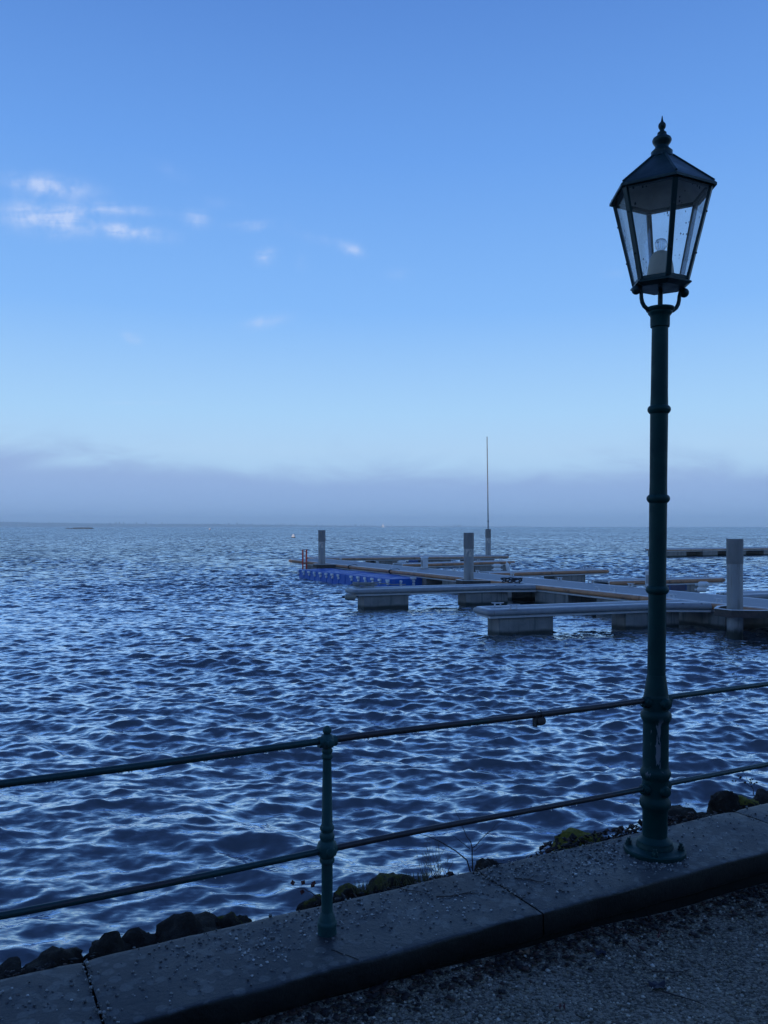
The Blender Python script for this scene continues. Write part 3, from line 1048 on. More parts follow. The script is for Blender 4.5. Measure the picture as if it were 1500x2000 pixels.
def boulder(px0, px1, ptop, b, hgt, mtl, label, seed, peak=0.0, depth=1.0):
    top = at_b((px0 + px1) / 2, ptop + 2, b)
    rx = (px1 - px0) / 2 / F * top.y * 1.38
    ry = rx * depth * 0.85
    rz = hgt / 2 * 0.72
    c = Vector((top.x, top.y, top.z - rz * 0.97))
    mb = MB()
    vs = []
    for v in ICO_V:
        p = v.copy()
        # facet the sphere with a few cutting planes
        for kk in range(7):
            mnoise.seed_set(1)
            d = Vector((math.sin(seed * 3.1 + kk * 2.4), math.cos(seed * 1.7 + kk * 1.9), math.sin(seed * 0.9 + kk * 4.1) * 0.8)).normalized()
            h = 0.80 + 0.09 * math.sin(seed * 5 + kk * 3.3)
            t = p.dot(d) - h
            if t > 0:
                p = p - d * t * 0.85
        p = p * (1 + 0.30 * mnoise.noise(p * 1.7 + Vector((seed * 3, 0, 0))) - 0.20 * abs(mnoise.noise(p * 3.3 + Vector((seed, 5, 0)))) + 0.10 * mnoise.noise(p * 6.5 + Vector((seed, 7, 0))) - 0.08 * abs(mnoise.noise(p * 12 + Vector((seed, 9, 0)))))
        p.x += peak * max(p.z, 0) * 0.4
        p.z = math.copysign(abs(p.z) ** 0.85, p.z)
        vs.append(p)
    zm, xm, ym = max(p.z for p in vs), max(abs(p.x) for p in vs), max(abs(p.y) for p in vs)
    vs = [(p.x * rx / xm, p.y * ry / ym, p.z * rz / zm) for p in vs]
    mb.add(vs, ICO_F)
    o = mb.build('boulder', mtl, None, angle=70)
    o.location = c
    o.rotation_euler = (0, 0, R(27.8))
    tag(o, label, 'boulder', 'boulders behind the quay wall')


for i, args in enumerate([
    (-30, 48, 1884, 3.06, 0.26, M_rock, 'low dark boulder at the very left end of the row behind the wall', 0.3),
    (48, 150, 1856, 3.02, 0.30, M_rock, 'broad brown boulder just left of the first coping joint', 0.6),
    (172, 252, 1820, 3.03, 0.32, M_rock, 'dark rounded boulder just right of the first coping joint', 0.2),
    (232, 306, 1816, 3.06, 0.30, M_rock, 'pitted boulder between the dark rounded one and the long ridge-shaped one', 0.0),
    (303, 424, 1784, 3.04, 0.34, M_rock, 'long ridge-shaped boulder with its peak towards the green post', 0.6),
    (416, 484, 1780, 3.05, 0.30, M_rock_moss, 'smaller boulder with a yellow moss patch next to the long ridge-shaped one', 0.1),
    (585, 655, 1750, 2.98, 0.24, M_rock_moss, 'small rust-brown boulder directly behind the foot of the green railing post', 0.0),
    (640, 722, 1729, 3.00, 0.28, M_rock_moss, 'dark mossy boulder just right of the green railing post', 0.0),
    (706, 808, 1710, 3.00, 0.30, M_rock_moss, 'low boulder carpeted in grassy moss left of the bare shrub', 0.3),
    (926, 992, 1675, 3.00, 0.26, M_rock, 'small black boulder just right of the bare shrub', 0.0),
    (1076, 1180, 1621, 3.02, 0.30, M_rock_yellow, 'boulder coated in bright yellow-green moss left of the lamp base', 0.2),
    (1296, 1395, 1576, 3.02, 0.28, M_rock, 'flat brown boulder in the litter right of the lamp base', 0.0),
    (1388, 1446, 1540, 3.05, 0.34, M_rock, 'pointed dark boulder behind the rightmost coping joint', 0.0),
    (1430, 1482, 1555, 3.00, 0.24, M_rock_yellow, 'low yellow-mossed boulder beside the pointed dark one', 0.0),
    (1466, 1545, 1544, 3.06, 0.30, M_rock, 'dark boulder cut by the right edge of the picture', 0.0),
]):
    boulder(*args[:7], seed=1.0 + i * 1.37, peak=args[7])


def rubble():
    pts, sz = [], []
    for _ in range(1500):
        a = random.uniform(-1.2, 4.6)
        if random.random() > 0.55 + 0.8 * mnoise.noise((a * 2.7, 0, 31)):
            continue
        b = B_FAR + 0.02 + abs(random.gauss(0, 0.11))
        p = q(a, b)
        s = 0.012 + 0.032 * random.random() ** 1.6
        pts.append((p.x, p.y, 0.60 - 0.55 * (b - B_FAR) + 0.035 * random.random()))
        sz.append(s)
    tag(scatter('rubble', np.array(pts), np.array(sz), M_rock, 'cube', 0.75), 'small dark broken stones filling the gaps between the boulders', 'rubble', None, 'stuff')


rubble()

# ------------------------------------------------------------------ shrubs, weeds, leaves, twigs
def twig_pts(p0, p1, wob=0.01, n=7, seed=0):
    p0, p1 = Vector(p0), Vector(p1)
    return [p0.lerp(p1, i / n) + Vector((mnoise.noise((seed + i * 0.7, 1, 0)), mnoise.noise((seed + i * 0.7, 5, 0)), mnoise.noise((seed + i * 0.7, 9, 0)))) * wob * (0 if i == 0 else 1) for i in range(n + 1)]


def stem(mb, p0, p1, r0, r1, wob=0.008, seed=0, n=7):
    pts = twig_pts(p0, p1, wob, n, seed)
    mb.tube(pts, [r0 + (r1 - r0) * i / n for i in range(n + 1)], 5)


def leaf(mb, c, d, up, L, W):
    c, d = Vector(c), Vector(d).normalized()
    s = d.cross(Vector(up)).normalized()
    k = s.cross(d).normalized() * L * 0.12
    mb.add([c, c + d * L * 0.45 + s * W - k, c + d * L, c + d * L * 0.45 - s * W - k, c + d * L * 0.5 + k * 0.4], [(0, 1, 4), (1, 2, 4), (2, 3, 4), (3, 0, 4)])


B0 = at_b(924, 1697, B_FAR + 0.02)
sh = empty('bare_shrub', B0, 0, 'leafless shrub with thin forked brown stems rising behind the middle coping joint', 'shrub')
g = lambda px, py, b: at_b(px, py, b) - B0
mb = MB()
stem(mb, (0, 0, -0.06), g(922, 1655, 2.90), 0.0032, 0.0026, 0.004, 1)
stem(mb, g(922, 1655, 2.90), g(888, 1580, 2.98), 0.0022, 0.0006, 0.01, 2)
stem(mb, g(924, 1656, 2.90), g(975, 1604, 2.96), 0.0022, 0.0006, 0.008, 3)
stem(mb, g(918, 1658, 2.90), g(880, 1628, 2.95), 0.0018, 0.0005, 0.006, 4)
stem(mb, g(950, 1630, 2.93), g(1000, 1596, 3.0), 0.0012, 0.0004, 0.006, 5)
stem(mb, g(926, 1662, 2.90), g(945, 1648, 2.93), 0.0015, 0.0005, 0.004, 6)
mb.build('stems', M_twig, sh)
mb = MB()
pa = [(0, 0, -0.05), g(912, 1680, 2.92), g(890, 1662, 2.95), g(860, 1644, 2.99), g(838, 1634, 3.02), g(816, 1628, 3.05)]
mb.tube(pa, [0.004, 0.0034, 0.0027, 0.002, 0.0014, 0.0007], 6)
mb.build('arching_stem', M_twig, sh)

B1 = at_b(640, 1750, B_FAR + 0.03)
sh = empty('red_leaf_sprig', B1, 0, 'thin sprig with a few dull red leaves left of the green railing post', 'plant')
g = lambda px, py, b: at_b(px, py, b) - B1
mb = MB()
stem(mb, (0, 0, -0.03), g(596, 1736, 3.0), 0.0022, 0.0014, 0.006, 11)
stem(mb, g(596, 1736, 3.0), g(561, 1732, 3.05), 0.0014, 0.0006, 0.004, 12)
mb.build('stem', M_twig, sh)
mb = MB()
for (px, py, d) in [(573, 1730, (-.2, 0, 1)), (589, 1729, (.5, 0, .8)), (592, 1737, (-.3, .1, -1)), (607, 1734, (.8, 0, .9)), (611, 1731, (.3, 0, .9))]:
    leaf(mb, g(px, py, 3.01), d, (0.2, -1, 0.1), 0.024, 0.010)
mb.build('leaves', M_redleaf, sh)

B2 = at_b(850, 1708, B_FAR + 0.04)
sh = empty('dry_weed', B2, 0, 'feathery straw-coloured weed between the mossy boulder and the bare shrub', 'plant')
mb = MB()
for i in range(26):
    a = random.uniform(-1, 1)
    tip = Vector((a * 0.085, random.uniform(-0.02, 0.05), 0.05 + 0.12 * random.random() * (1 - abs(a) * 0.5)))
    b0 = Vector((random.uniform(-0.05, 0.05), 0, -0.03))
    stem(mb, b0, tip, 0.0011, 0.0004, 0.012, 30 + i, 5)
    for _ in range(2):
        t = random.uniform(0.5, 1)
        s0 = b0.lerp(tip, t)
        stem(mb, s0, s0 + Vector((random.uniform(-.02, .02), random.uniform(-.01, .01), random.uniform(0, .02))), 0.0007, 0.0003, 0.003, 60 + i, 2)
stem(mb, (0.02, 0, -0.03), Vector((-0.012, 0, 0.20)), 0.0012, 0.0004, 0.018, 99, 8)
mb.build('stems', M_dry, sh)

B3 = at_b(1480, 1545, B_FAR + 0.12)
sh = empty('dark_weed', B3, 0, 'dark branching weed standing between the pointed boulder and the right edge', 'plant')
g = lambda px, py, b: at_b(px, py, b) - B3
mb = MB()
stem(mb, (0, 0, -0.1), g(1470, 1539, 3.05), 0.003, 0.002, 0.005, 41)
stem(mb, g(1470, 1539, 3.05), g(1452, 1509, 3.12), 0.002, 0.0006, 0.006, 42)
stem(mb, g(1470, 1539, 3.05), g(1448, 1524, 3.10), 0.0016, 0.0006, 0.006, 43)
stem(mb, g(1464, 1530, 3.05), g(1469, 1516, 3.08), 0.0014, 0.0006, 0.004, 44)
stem(mb, g(1468, 1536, 3.05), g(1480, 1524, 3.08), 0.0014, 0.0006, 0.004, 45)
mb.build('stems', M_twig, sh)
mb = MB()
for (px, py) in [(1445, 1516), (1443, 1520), (1434, 1526), (1468, 1524), (1470, 1530), (1476, 1530), (1458, 1529)]:
    for k in range(2):
        leaf(mb, g(px, py, 3.08), (random.uniform(-1, 1), 0, random.uniform(-.3, .5)), (0, -1, .2), 0.016, 0.005)
mb.build('leaves', M_twig, sh)

# moss tufts on top of the low boulder
tuft = MB()
for i in range(160):
    p = at_b(random.uniform(690, 838), 0, random.uniform(2.9, 3.03))
    px = CX + p.x / p.y * F
    zt = at_b(px, 1745 - (px - 650) * 0.185, p.dot(BDIR)).z
    b0 = Vector((p.x, p.y, zt - 0.02))
    stem(tuft, b0, b0 + Vector((random.uniform(-.02, .02), random.uniform(-.01, .02), random.uniform(.025, .05))), 0.0016, 0.0004, 0.004, i, 3)
tag(tuft.build('moss_grass', mat('olive_moss_grass', (0.10, 0.085, 0.025), (0.06, 0.055, 0.02), 9, 0.8)), 'short olive moss grass growing along the back edge of the coping', 'grass', None, 'stuff')


def on_path(px, py):
    p = P(px, py, 0.55)
    for _ in range(4):
        p = P(px, py, path_z(p.dot(ADIR), p.dot(BDIR)) + 0.006)
    return p


def flat_leaf(px, py, size, mtl, label, rot, lobes):
    mb = MB()
    n = 40
    rim = []
    for i in range(n):
        a = 2 * math.pi * i / n
        r = size * (0.62 + 0.38 * abs(math.cos(a * lobes / 2)) ** 0.8) if lobes else size * (0.45 + 0.55 * abs(math.cos(a)) ** 1.5)
        y = r * math.sin(a) * (1 if lobes else 0.75)
        rim.append((r * math.cos(a), y, 0.004 + 0.006 * math.sin(a * 3 + 1) + 0.004 * math.cos(a * 5)))
    vs = rim + [(x * 0.5, y * 0.5, 0.004 + z * 0.3) for x, y, z in rim] + [(0, 0, 0.005)]
    fs = [(i, (i + 1) % n, n + (i + 1) % n, n + i) for i in range(n)] + [(n + i, n + (i + 1) % n, 2 * n) for i in range(n)]
    mb.add(vs, fs)
    mb.tube([(-size * 0.6, 0, 0.005), (-size * 1.1, size * 0.1, 0.006), (-size * 1.5, size * 0.3, 0.004)], 0.0011, 5)
    o = mb.build('fallen_leaf', mtl)
    o.location = on_path(px, py)
    o.rotation_euler = (0, 0, R(rot))
    tag(o, label, 'leaf', 'dead leaves lying on the path')


flat_leaf(1284, 1926, 0.030, M_darkleaf, 'blue-black star-shaped leaf flat on the gravel near the bottom right', 20, 5)
flat_leaf(1287, 1829, 0.012, M_redleaf, 'tiny reddish leaf on the gravel below the lamp', 60, 0)
flat_leaf(1024, 1862, 0.022, M_tanleaf, 'tan oval leaf lying at the foot of the wall by the coping joint', 25, 0)
flat_leaf(1172, 1862, 0.022, M_darkleaf, 'dark leaf crumpled against the litter at the wall foot', 140, 5)
flat_leaf(1098, 1968, 0.010, M_redleaf, 'small rust-red leaf on the gravel at the bottom middle', 10, 0)


def twig(pts, r, label, side=None):
    mb = MB()
    n = len(pts)
    mb.tube(pts, [r * (1 - 0.6 * i / n) for i in range(n)], 6)
    if side:
        mb.tube(side, [r * 0.6, r * 0.5, r * 0.3], 5)
    o = mb.build('fallen_twig', M_twig)
    tag(o, label, 'twig', 'twigs lying about the quay')


up = Vector((0, 0, 0.004))
twig([on_path(x, y) + up for x, y in [(1217, 1838), (1232, 1853), (1248, 1870), (1265, 1888)]], 0.0028, 'straight dark twig on the gravel pointing away from the wall')
twig([on_path(x, y) + up for x, y in [(1294, 1938), (1318, 1946), (1345, 1953), (1372, 1963)]], 0.0026, 'dark twig lying beside the star-shaped leaf')
twig([on_path(x, y) + up for x, y in [(1383, 1786), (1410, 1789), (1440, 1789), (1480, 1783), (1510, 1777)]], 0.0028, 'long curved twig on the gravel close to the right edge')
twig([on_path(x, y) + up for x, y in [(1274, 1899), (1302, 1901), (1330, 1900), (1352, 1894)]], 0.002, 'thin pale-edged twig on the gravel just above the star-shaped leaf')
cz = lambda px, py: P(px, py, QZ + 0.004)
twig([cz(x, y) for x, y in [(852, 1751), (880, 1750), (905, 1745), (936, 1744)]], 0.0022, 'dark twig lying on the slab left of the middle joint', [cz(905, 1745), cz(920, 1741), cz(930, 1738)])
twig([cz(x, y) for x, y in [(1005, 1715), (1032, 1717), (1052, 1722), (1075, 1724)]], 0.0022, 'dark twig lying on the slab right of the middle joint', [cz(1032, 1717), cz(1040, 1712), cz(1052, 1709)])
twig([cz(x, y) for x, y in [(780, 1735), (800, 1739), (820, 1741), (836, 1746)]], 0.0016, 'thin twig on the slab behind the green post, near the back edge')

# ------------------------------------------------------------------ railing
POST = q(0, 2.655) + ADIR * (Vector((-0.199, 2.9, 0)).dot(ADIR))
LAMP = q(0, 2.657) + ADIR * (Vector((1.187, 3.64, 0)).dot(ADIR) - 0.019)
A_POST, A_LAMP = POST.dot(ADIR), LAMP.dot(ADIR)
rail = empty('railing', (POST.x, POST.y, QZ), R(27.8), 'green iron railing with two round rails and one slim turned post on the coping', 'railing')
UP_Z, LO_Z = 0.667, 0.285
mb = MB()
prof = [(.0330, 0.0), (.0325, .026), (.0335, .030), (.0345, .036), (.0335, .042), (.0305, .046), (.0295, .050), (.0285, .054), (.0250, .066), (.0212, .074), (.0198, .079), (.0195, .085), (.0195, .242), (.021, .246), (.0255, .25), (.0265, .258), (.024, .266),
        (.026, .270), (.0325, .275), (.0355, .287), (.0355, .305), (.031, .318), (.024, .324), (.0235, .328), (.026, .333), (.0265, .342), (.023, .350), (.0205, .354),
        (.021, .358), (.0245, .362), (.0255, .369), (.022, .377), (.0192, .382), (.0152, .606), (.0175, .608), (.0195, .613), (.0192, .62), (.0165, .624), (.0165, .628), (.0195, .632),
        (.0195, .638), (.016, .643), (.0165, .646), (.0235, .650), (.0268, .662), (.0258, .678), (.019, .689), (.0125, .694)]
mb.lathe(prof, 28)
post = mb.build('post', M_post, rail)
mb = MB()
mb.ball((0, 0, 0.706), 0.0160, 18, 12)
mb.build('ball_cap', M_post, post)
for z, rr in ((UP_Z, 0.0135), (LO_Z + 0.009, 0.017)):
    mb = MB()
    Mx = Matrix.Translation((0, 0, z)) @ Matrix.Rotation(R(90), 4, 'X')
    mb.lathe([(rr * 0.8, 0), (rr, 0.018), (rr, 0.034), (rr * 0.92, 0.037), (rr * 0.6, 0.039)], 20, Mx)
    mb.build('bolt_boss', M_post, post)
    mb = MB()
    Mx = Matrix.Translation((0, 0, z)) @ Matrix.Rotation(R(90), 4, 'Y')
    mb.lathe([(0.018, -0.033), (0.019, -0.028), (0.019, 0.028), (0.018, 0.033)], 20, Mx)
    mb.build('rail_socket', M_post, post)


def rail_tube(z, name, r):
    mb = MB()
    pts = []
    for i in range(61):
        x = -4.2 + 9.6 * i / 60
        sag = 0.0035 * math.sin(x * 1.9 + z * 3) + 0.002 * math.sin(x * 4.1 + z)
        pts.append((x, 0.002 * math.sin(x * 2.7), z + sag))
    mb.tube(pts, r, 14)
    return mb.build(name, M_rail, rail)


rail_tube(UP_Z, 'handrail', 0.0118)
rail_tube(LO_Z + 0.003, 'mid_rail', 0.0112)
M_drop, b_, bs_, _o = mat_new('water_drop')
bs_.inputs['Base Color'].default_value = (0.8, 0.85, 0.9, 1)
bs_.inputs['Roughness'].default_value = 0.02
bs_.inputs['Transmission Weight'].default_value = 0.75
bs_.inputs['IOR'].default_value = 1.33
mb = MB()
for i in range(330):
    x = random.uniform(-1.9, 2.4)
    if mnoise.noise((x * 5, 0, 3)) < -0.12:
        continue
    rz = UP_Z if random.random() < 0.86 else LO_Z + 0.003
    sag = 0.0035 * math.sin(x * 1.9 + rz * 3) + 0.002 * math.sin(x * 4.1 + rz)
    rad = random.uniform(0.0018, 0.0042)
    mb.ball((x, 0.002 * math.sin(x * 2.7), rz + sag - 0.0115 - rad * 0.5), rad, 8, 6, 1.15)
tag(mb.build('water_drops', M_drop, rail), None, None, None, 'stuff')

# the little barrel clamp under the handrail
t = None
kk = (1054 - CX) / F
for it in range(3000):
    x = it * 0.0006
    p = POST + ADIR * x
    if p.x / p.y >= kk:
        t = x
        break
cl_o = empty('barrel_clamp', POST + ADIR * t + Vector((0, 0, QZ + UP_Z - 0.012)), R(27.8), 'small dark barrel-shaped clamp hanging under the handrail left of the lamp', 'clamp')
mb = MB()
mb.lathe([(0.011, -0.022), (0.0165, -0.019), (0.0175, -0.008), (0.0172, 0.012), (0.015, 0.02), (0.010, 0.022)], 20, Matrix.Translation((0, 0, -0.0175)) @ Matrix.Rotation(R(90), 4, 'Y'))
mb.build('barrel', M_rust, cl_o)
mb = MB()
mb.box(-0.026, -0.0215, -0.013, 0.013, -0.038, 0.004)
mb.build('end_plate', M_black, cl_o, bevel=0.001)
mb = MB()
mb.tube([(0.0, 0.0145 * math.cos(a), 0.012 + 0.0145 * math.sin(a)) for a in [i * math.pi / 8 for i in range(17)]], 0.002, 6)
mb.build('strap', M_black, cl_o)

# ------------------------------------------------------------------ street lamp
lamp = empty('street_lamp', (LAMP.x, LAMP.y, QZ), 0, 'tall dark green street lamp with a six-sided glass lantern, standing on the coping', 'street lamp')
lamp.rotation_euler = (R(0.1), R(0.56), 0)
K = 0.95
S = 3.64 / F


def zz(py):
    return (1660.7 - py) * S


mb = MB()
mb.lathe([(.128, 0.0), (.130, .006), (.129, .018), (.124, .0225), (.100, .024), (.096, .026)], 48)
plate = mb.build('base_plate', M_green, lamp)
for k in range(4):
    a = R(27.8 + 45 + 90 * k)
    mb = MB()
    M_ = Matrix.Translation((0.108 * math.cos(a), 0.108 * math.sin(a), 0.024))
    mb.lathe([(.016, 0), (.016, .003), (.0125, .003), (.0125, .015), (.011, .017)], 6, M_)
    mb.lathe([(.007, .015), (.007, .026), (.006, .028)], 12, M_)
    mb.build('bolt', M_green, plate)


def widths(lst):
    return [(wd / 2 * S * K, zz(py)) for py, wd in lst]


mb = MB()
low = [(0.078, 0.023), (0.078, 0.034), (0.0745, 0.040), (0.0735, 0.052), (0.066, 0.058), (0.0575, 0.066)] + widths([
    (1628, 49), (1577, 50), (1574, 55), (1570, 60), (1564, 62.5), (1558, 60), (1554, 54), (1551, 51.5), (1547, 51),
    (1520, 53), (1516, 54), (1513, 58), (1508, 61), (1503, 61), (1499, 57), (1496, 52), (1490, 51.5), (1410, 51), (1406, 53), (1402, 58),
    (1396, 62), (1391, 61), (1387, 56), (1384, 50.5), (1360, 50.5), (1357, 50.5), (1355.5, 48.5), (1352, 47.5), (1335, 43), (1319, 38), (1316.5, 37.5), (1315.5, 34.5)])
low[-1] = (low[-1][0], low[-1][1])
mb.lathe(low, 40)
mb.build('column_base', M_green_worn, lamp)
mb = MB()
up_ = [(1318, 34.5), (1300, 34.6), (1162, 33.5)]
for c in (1150, 973, 800):
    up_ += [(c + 9, 34), (c + 8, 37), (c + 5, 42), (c + 1, 44.5), (c - 3, 43), (c - 6, 38), (c - 7, 34)]
    up_ += [(c - 30, 33 if c > 900 else 32.5)]
up_ += [(642, 31), (640.5, 36), (636, 37), (620, 37), (617, 41), (614, 46), (611, 46.5), (609, 52), (606, 55), (603, 53), (601.5, 40)]
mb.lathe([(r_ * 1.045, z_) for r_, z_ in widths(up_)], 36)
mb.build('column', M_green, lamp)
# rail sockets
for z in (zz(1367), zz(1535)):
    for s in (-1, 1):
        mb = MB()
        M_ = Matrix.Translation((0, 0, z)) @ Matrix.Rotation(R(27.8), 4, 'Z') @ Matrix.Rotation(R(90) * s, 4, 'Y')
        mb.lathe([(.026, .040), (.0255, .066), (.022, .070), (.0205, .071), (.0205, .078), (.016, .080)], 24, M_)
        mb.build('rail_socket', M_green, lamp)
    mb = MB()
    M_ = Matrix.Translation((0, 0, z - 0.003)) @ Matrix.Rotation(R(27.8), 4, 'Z') @ Matrix.Rotation(R(90), 4, 'X')
    mb.lathe([(.026, .035), (.025, .058), (.021, .063), (.021, .070), (.017, .073)], 24, M_)
    mb.build('bolt_boss', M_green, lamp)

# lantern
ZB, ZR, ZE, ZA = 2.443, 2.482, 2.857, 3.026
RE, RB, RF = 0.219, 0.1145, 0.131
PHI = [R(-3 + 60 * k) for k in range(6)]


def hx(r, k, z):
    return Vector((r * math.sin(PHI[k % 6]), -r * math.cos(PHI[k % 6]), z))


mb = MB()
mb.tube([(0, 0, zz(604)), (0, 0, ZB + 0.01)], 0.0105, 14)
mb.build('stem_rod', M_lantern, lamp)
for s, phi in ((1, -80), (2, 100)):
    d = Vector((math.sin(R(phi)), -math.cos(R(phi)), 0))
    mb = MB()
    z0 = zz(606)
    pts = [(0.042, z0 - 0.008), (0.060, z0 - 0.002), (0.075, z0 + 0.010), (0.084, z0 + 0.026), (0.088, z0 + 0.044), (0.089, z0 + 0.062), (0.093, z0 + 0.078), (0.098, ZB + 0.006)]
    mb.tube([d * r + Vector((0, 0, z)) for r, z in pts], [0.0085, 0.009, 0.009, 0.009, 0.0085, 0.008, 0.008, 0.0075], 12)
    ar = mb.build('bracket_arm', M_lantern, lamp)
    mb = MB()
    mb.ball(d * 0.112 + Vector((0, 0, ZB - 0.010)), 0.0205, 18, 12)
    mb.build('ball_knob', M_lantern, ar)


def hexring(mb, ro, ri, z0, z1, ro1=None, ri1=None):
    ro1, ri1 = ro1 or ro, ri1 or ri
    for k in range(6):
        b = [hx(ri, k, z0), hx(ro, k, z0), hx(ro, k + 1, z0), hx(ri, k + 1, z0)]
        t = [hx(ri1, k, z1), hx(ro1, k, z1), hx(ro1, k + 1, z1), hx(ri1, k + 1, z1)]
        mb.hexa(b, t)


mb = MB()
mb.add([hx(0.098, k, ZB) for k in range(6)] + [hx(RF, k, ZB + 0.012) for k in range(6)] + [hx(RF, k, ZB + 0.017) for k in range(6)] +
       [hx(RB + 0.004, k, ZB + 0.024) for k in range(6)] + [hx(RB + 0.004, k, ZR) for k in range(6)] + [hx(RB - 0.012, k, ZR) for k in range(6)] + [hx(RB - 0.012, k, ZB + 0.02) for k in range(6)],
       [tuple(reversed(range(6)))] + [(r * 6 + k, r * 6 + (k + 1) % 6, (r + 1) * 6 + (k + 1) % 6, (r + 1) * 6 + k) for r in range(6) for k in range(6)] + [tuple(range(36, 42))])
frame = mb.build('lantern_frame', M_lantern, lamp, smooth=False)
# eave ring that carries the roof, and the six raking corner bars
mb = MB()
hexring(mb, RE - 0.004, RE - 0.030, ZE - 0.014, ZE + 0.004)
mb.build('eave_ring', M_lantern, frame, smooth=False)
for k in range(6):
    mb = MB()
    a, b = hx(RB, k, ZR - 0.012), hx(RE - 0.012, k, ZE - 0.004)
    d = (b - a).normalized()
    s = Vector((math.cos(PHI[k]), math.sin(PHI[k]), 0))
    o_ = d.cross(s).normalized()
    if o_.dot(Vector((a.x, a.y, 0))) < 0:
        o_ = -o_
    wv, dv = 0.0105, 0.006
    mb.hexa([a - s * wv + o_ * dv, a - s * wv - o_ * dv, a + s * wv - o_ * dv, a + s * wv + o_ * dv], [b - s * wv + o_ * dv, b - s * wv - o_ * dv, b + s * wv - o_ * dv, b + s * wv + o_ * dv])
    for tt in (0.28, 0.72):
        c = a.lerp(b, tt) + o_ * 0.008
        mb.ball(c, 0.004, 8, 6)
    mb.build('corner_bar', M_lantern, frame, smooth=False)
for k in range(6):
    mb = MB()
    ins = 0.007
    a0, a1 = hx(RB - ins, k, ZR - 0.004), hx(RB - ins, k + 1, ZR - 0.004)
    b0, b1 = hx(RE - 0.012 - ins, k, ZE - 0.008), hx(RE - 0.012 - ins, k + 1, ZE - 0.008)
    mb.add([a0, a1, b1, b0], [(0, 1, 2, 3)])
    mb.build('glass_pane', M_glass, lamp, smooth=False)
# roof
mb = MB()
AP = 0.047
rings = [[hx(RE - 0.026, k, ZE - 0.002) for k in range(6)], [hx(RE + 0.010, k, ZE - 0.010) for k in range(6)], [hx(RE + 0.010, k, ZE + 0.000) for k in range(6)],
         [hx(RE - 0.002, k, ZE + 0.012) for k in range(6)], [hx(AP, k, ZA - 0.012) for k in range(6)], [hx(AP - 0.01, k, ZA - 0.004) for k in range(6)]]
vs = [v for r in rings for v in r]
fs = [(r * 6 + k, r * 6 + (k + 1) % 6, (r + 1) * 6 + (k + 1) % 6, (r + 1) * 6 + k) for r in range(5) for k in range(6)] + [tuple(range(30, 36))]
mb.add(vs, fs)
roof = mb.build('roof', M_lantern, lamp, smooth=False)
mb = MB()
mb.add([hx(RE - 0.028, k, ZE - 0.003) for k in range(6)] + [hx(0.05, k, ZA - 0.045) for k in range(6)] + [hx(0.05, k, ZA - 0.040) for k in range(6)] + [hx(RE - 0.028, k, ZE + 0.001) for k in range(6)],
       [(k, 6 + k, 6 + (k + 1) % 6, (k + 1) % 6) for k in range(6)] + [tuple(reversed(range(6, 12)))] + [(12 + k, 18 + k, 18 + (k + 1) % 6, 12 + (k + 1) % 6) for k in range(6)])
mb.build('roof_lining', mat('grey_roof_lining', (0.36, 0.37, 0.36), (0.24, 0.25, 0.245), 9, 0.6), roof, smooth=False)
for k in range(6):
    mb = MB()
    mb.tube([hx(RE - 0.001, k, ZE + 0.012), hx(AP, k, ZA - 0.011)], 0.0048, 8)
    mb.build('roof_hip', M_lantern, roof)
mb = MB()
Z0 = 1.413
fin = [(.052, 3.008), (.0475, 3.022), (.046, 3.030), (.047, 3.036), (.040, 3.043), (.031, 3.052), (.0285, 3.060), (.031, 3.066), (.0365, 3.073), (.041, 3.081), (.042, 3.088), (.0385, 3.096), (.030, 3.102),
       (.0235, 3.107), (.020, 3.110), (.0205, 3.114), (.0195, 3.120), (.0135, 3.125), (.010, 3.129), (.0095, 3.133), (.0125, 3.137), (.0155, 3.143), (.0168, 3.150), (.0155, 3.157), (.011, 3.163), (.0065, 3.168), (.0045, 3.175), (.003, 3.185), (.0012, 3.194)]
mb.lathe([(r * 0.97, z) for r, z in fin], 28)
mb.build('finial', M_lantern, lamp)
mb = MB()
mb.lathe([(.058, ZR - 0.016), (.057, ZR + 0.02), (.052, ZR + 0.06), (.045, ZR + 0.095), (.035, ZR + 0.113), (.026, ZR + 0.121), (.019, ZR + 0.124)], 32)
mb.build('bulb_holder', M_cream, lamp)
mb = MB()
mb.lathe([(.014, ZR + 0.122), (.0165, ZR + 0.130), (.024, ZR + 0.140), (.027, ZR + 0.152), (.0255, ZR + 0.164), (.019, ZR + 0.174), (.009, ZR + 0.179), (.001, ZR + 0.180)], 24)
bulb = mb.build('bulb', M_bulb, lamp)
mb = MB()
for s in (-1, 0, 1):
    mb.tube([(0.004 * s, 0, ZR + 0.125), (0.010 * s, 0.002, ZR + 0.150), (0.007 * s, 0, ZR + 0.168)], 0.0009, 6)
mb.build('filament', M_trim, bulb)

# ------------------------------------------------------------------ jetty
DZ = 0.54
WU, WN = Vector((0.4412, -0.8974, 0)), Vector((0.8974, 0.4412, 0))


def wl(s, n, z=0.0):
    return WU * s + WN * n + Vector((0, 0, z))


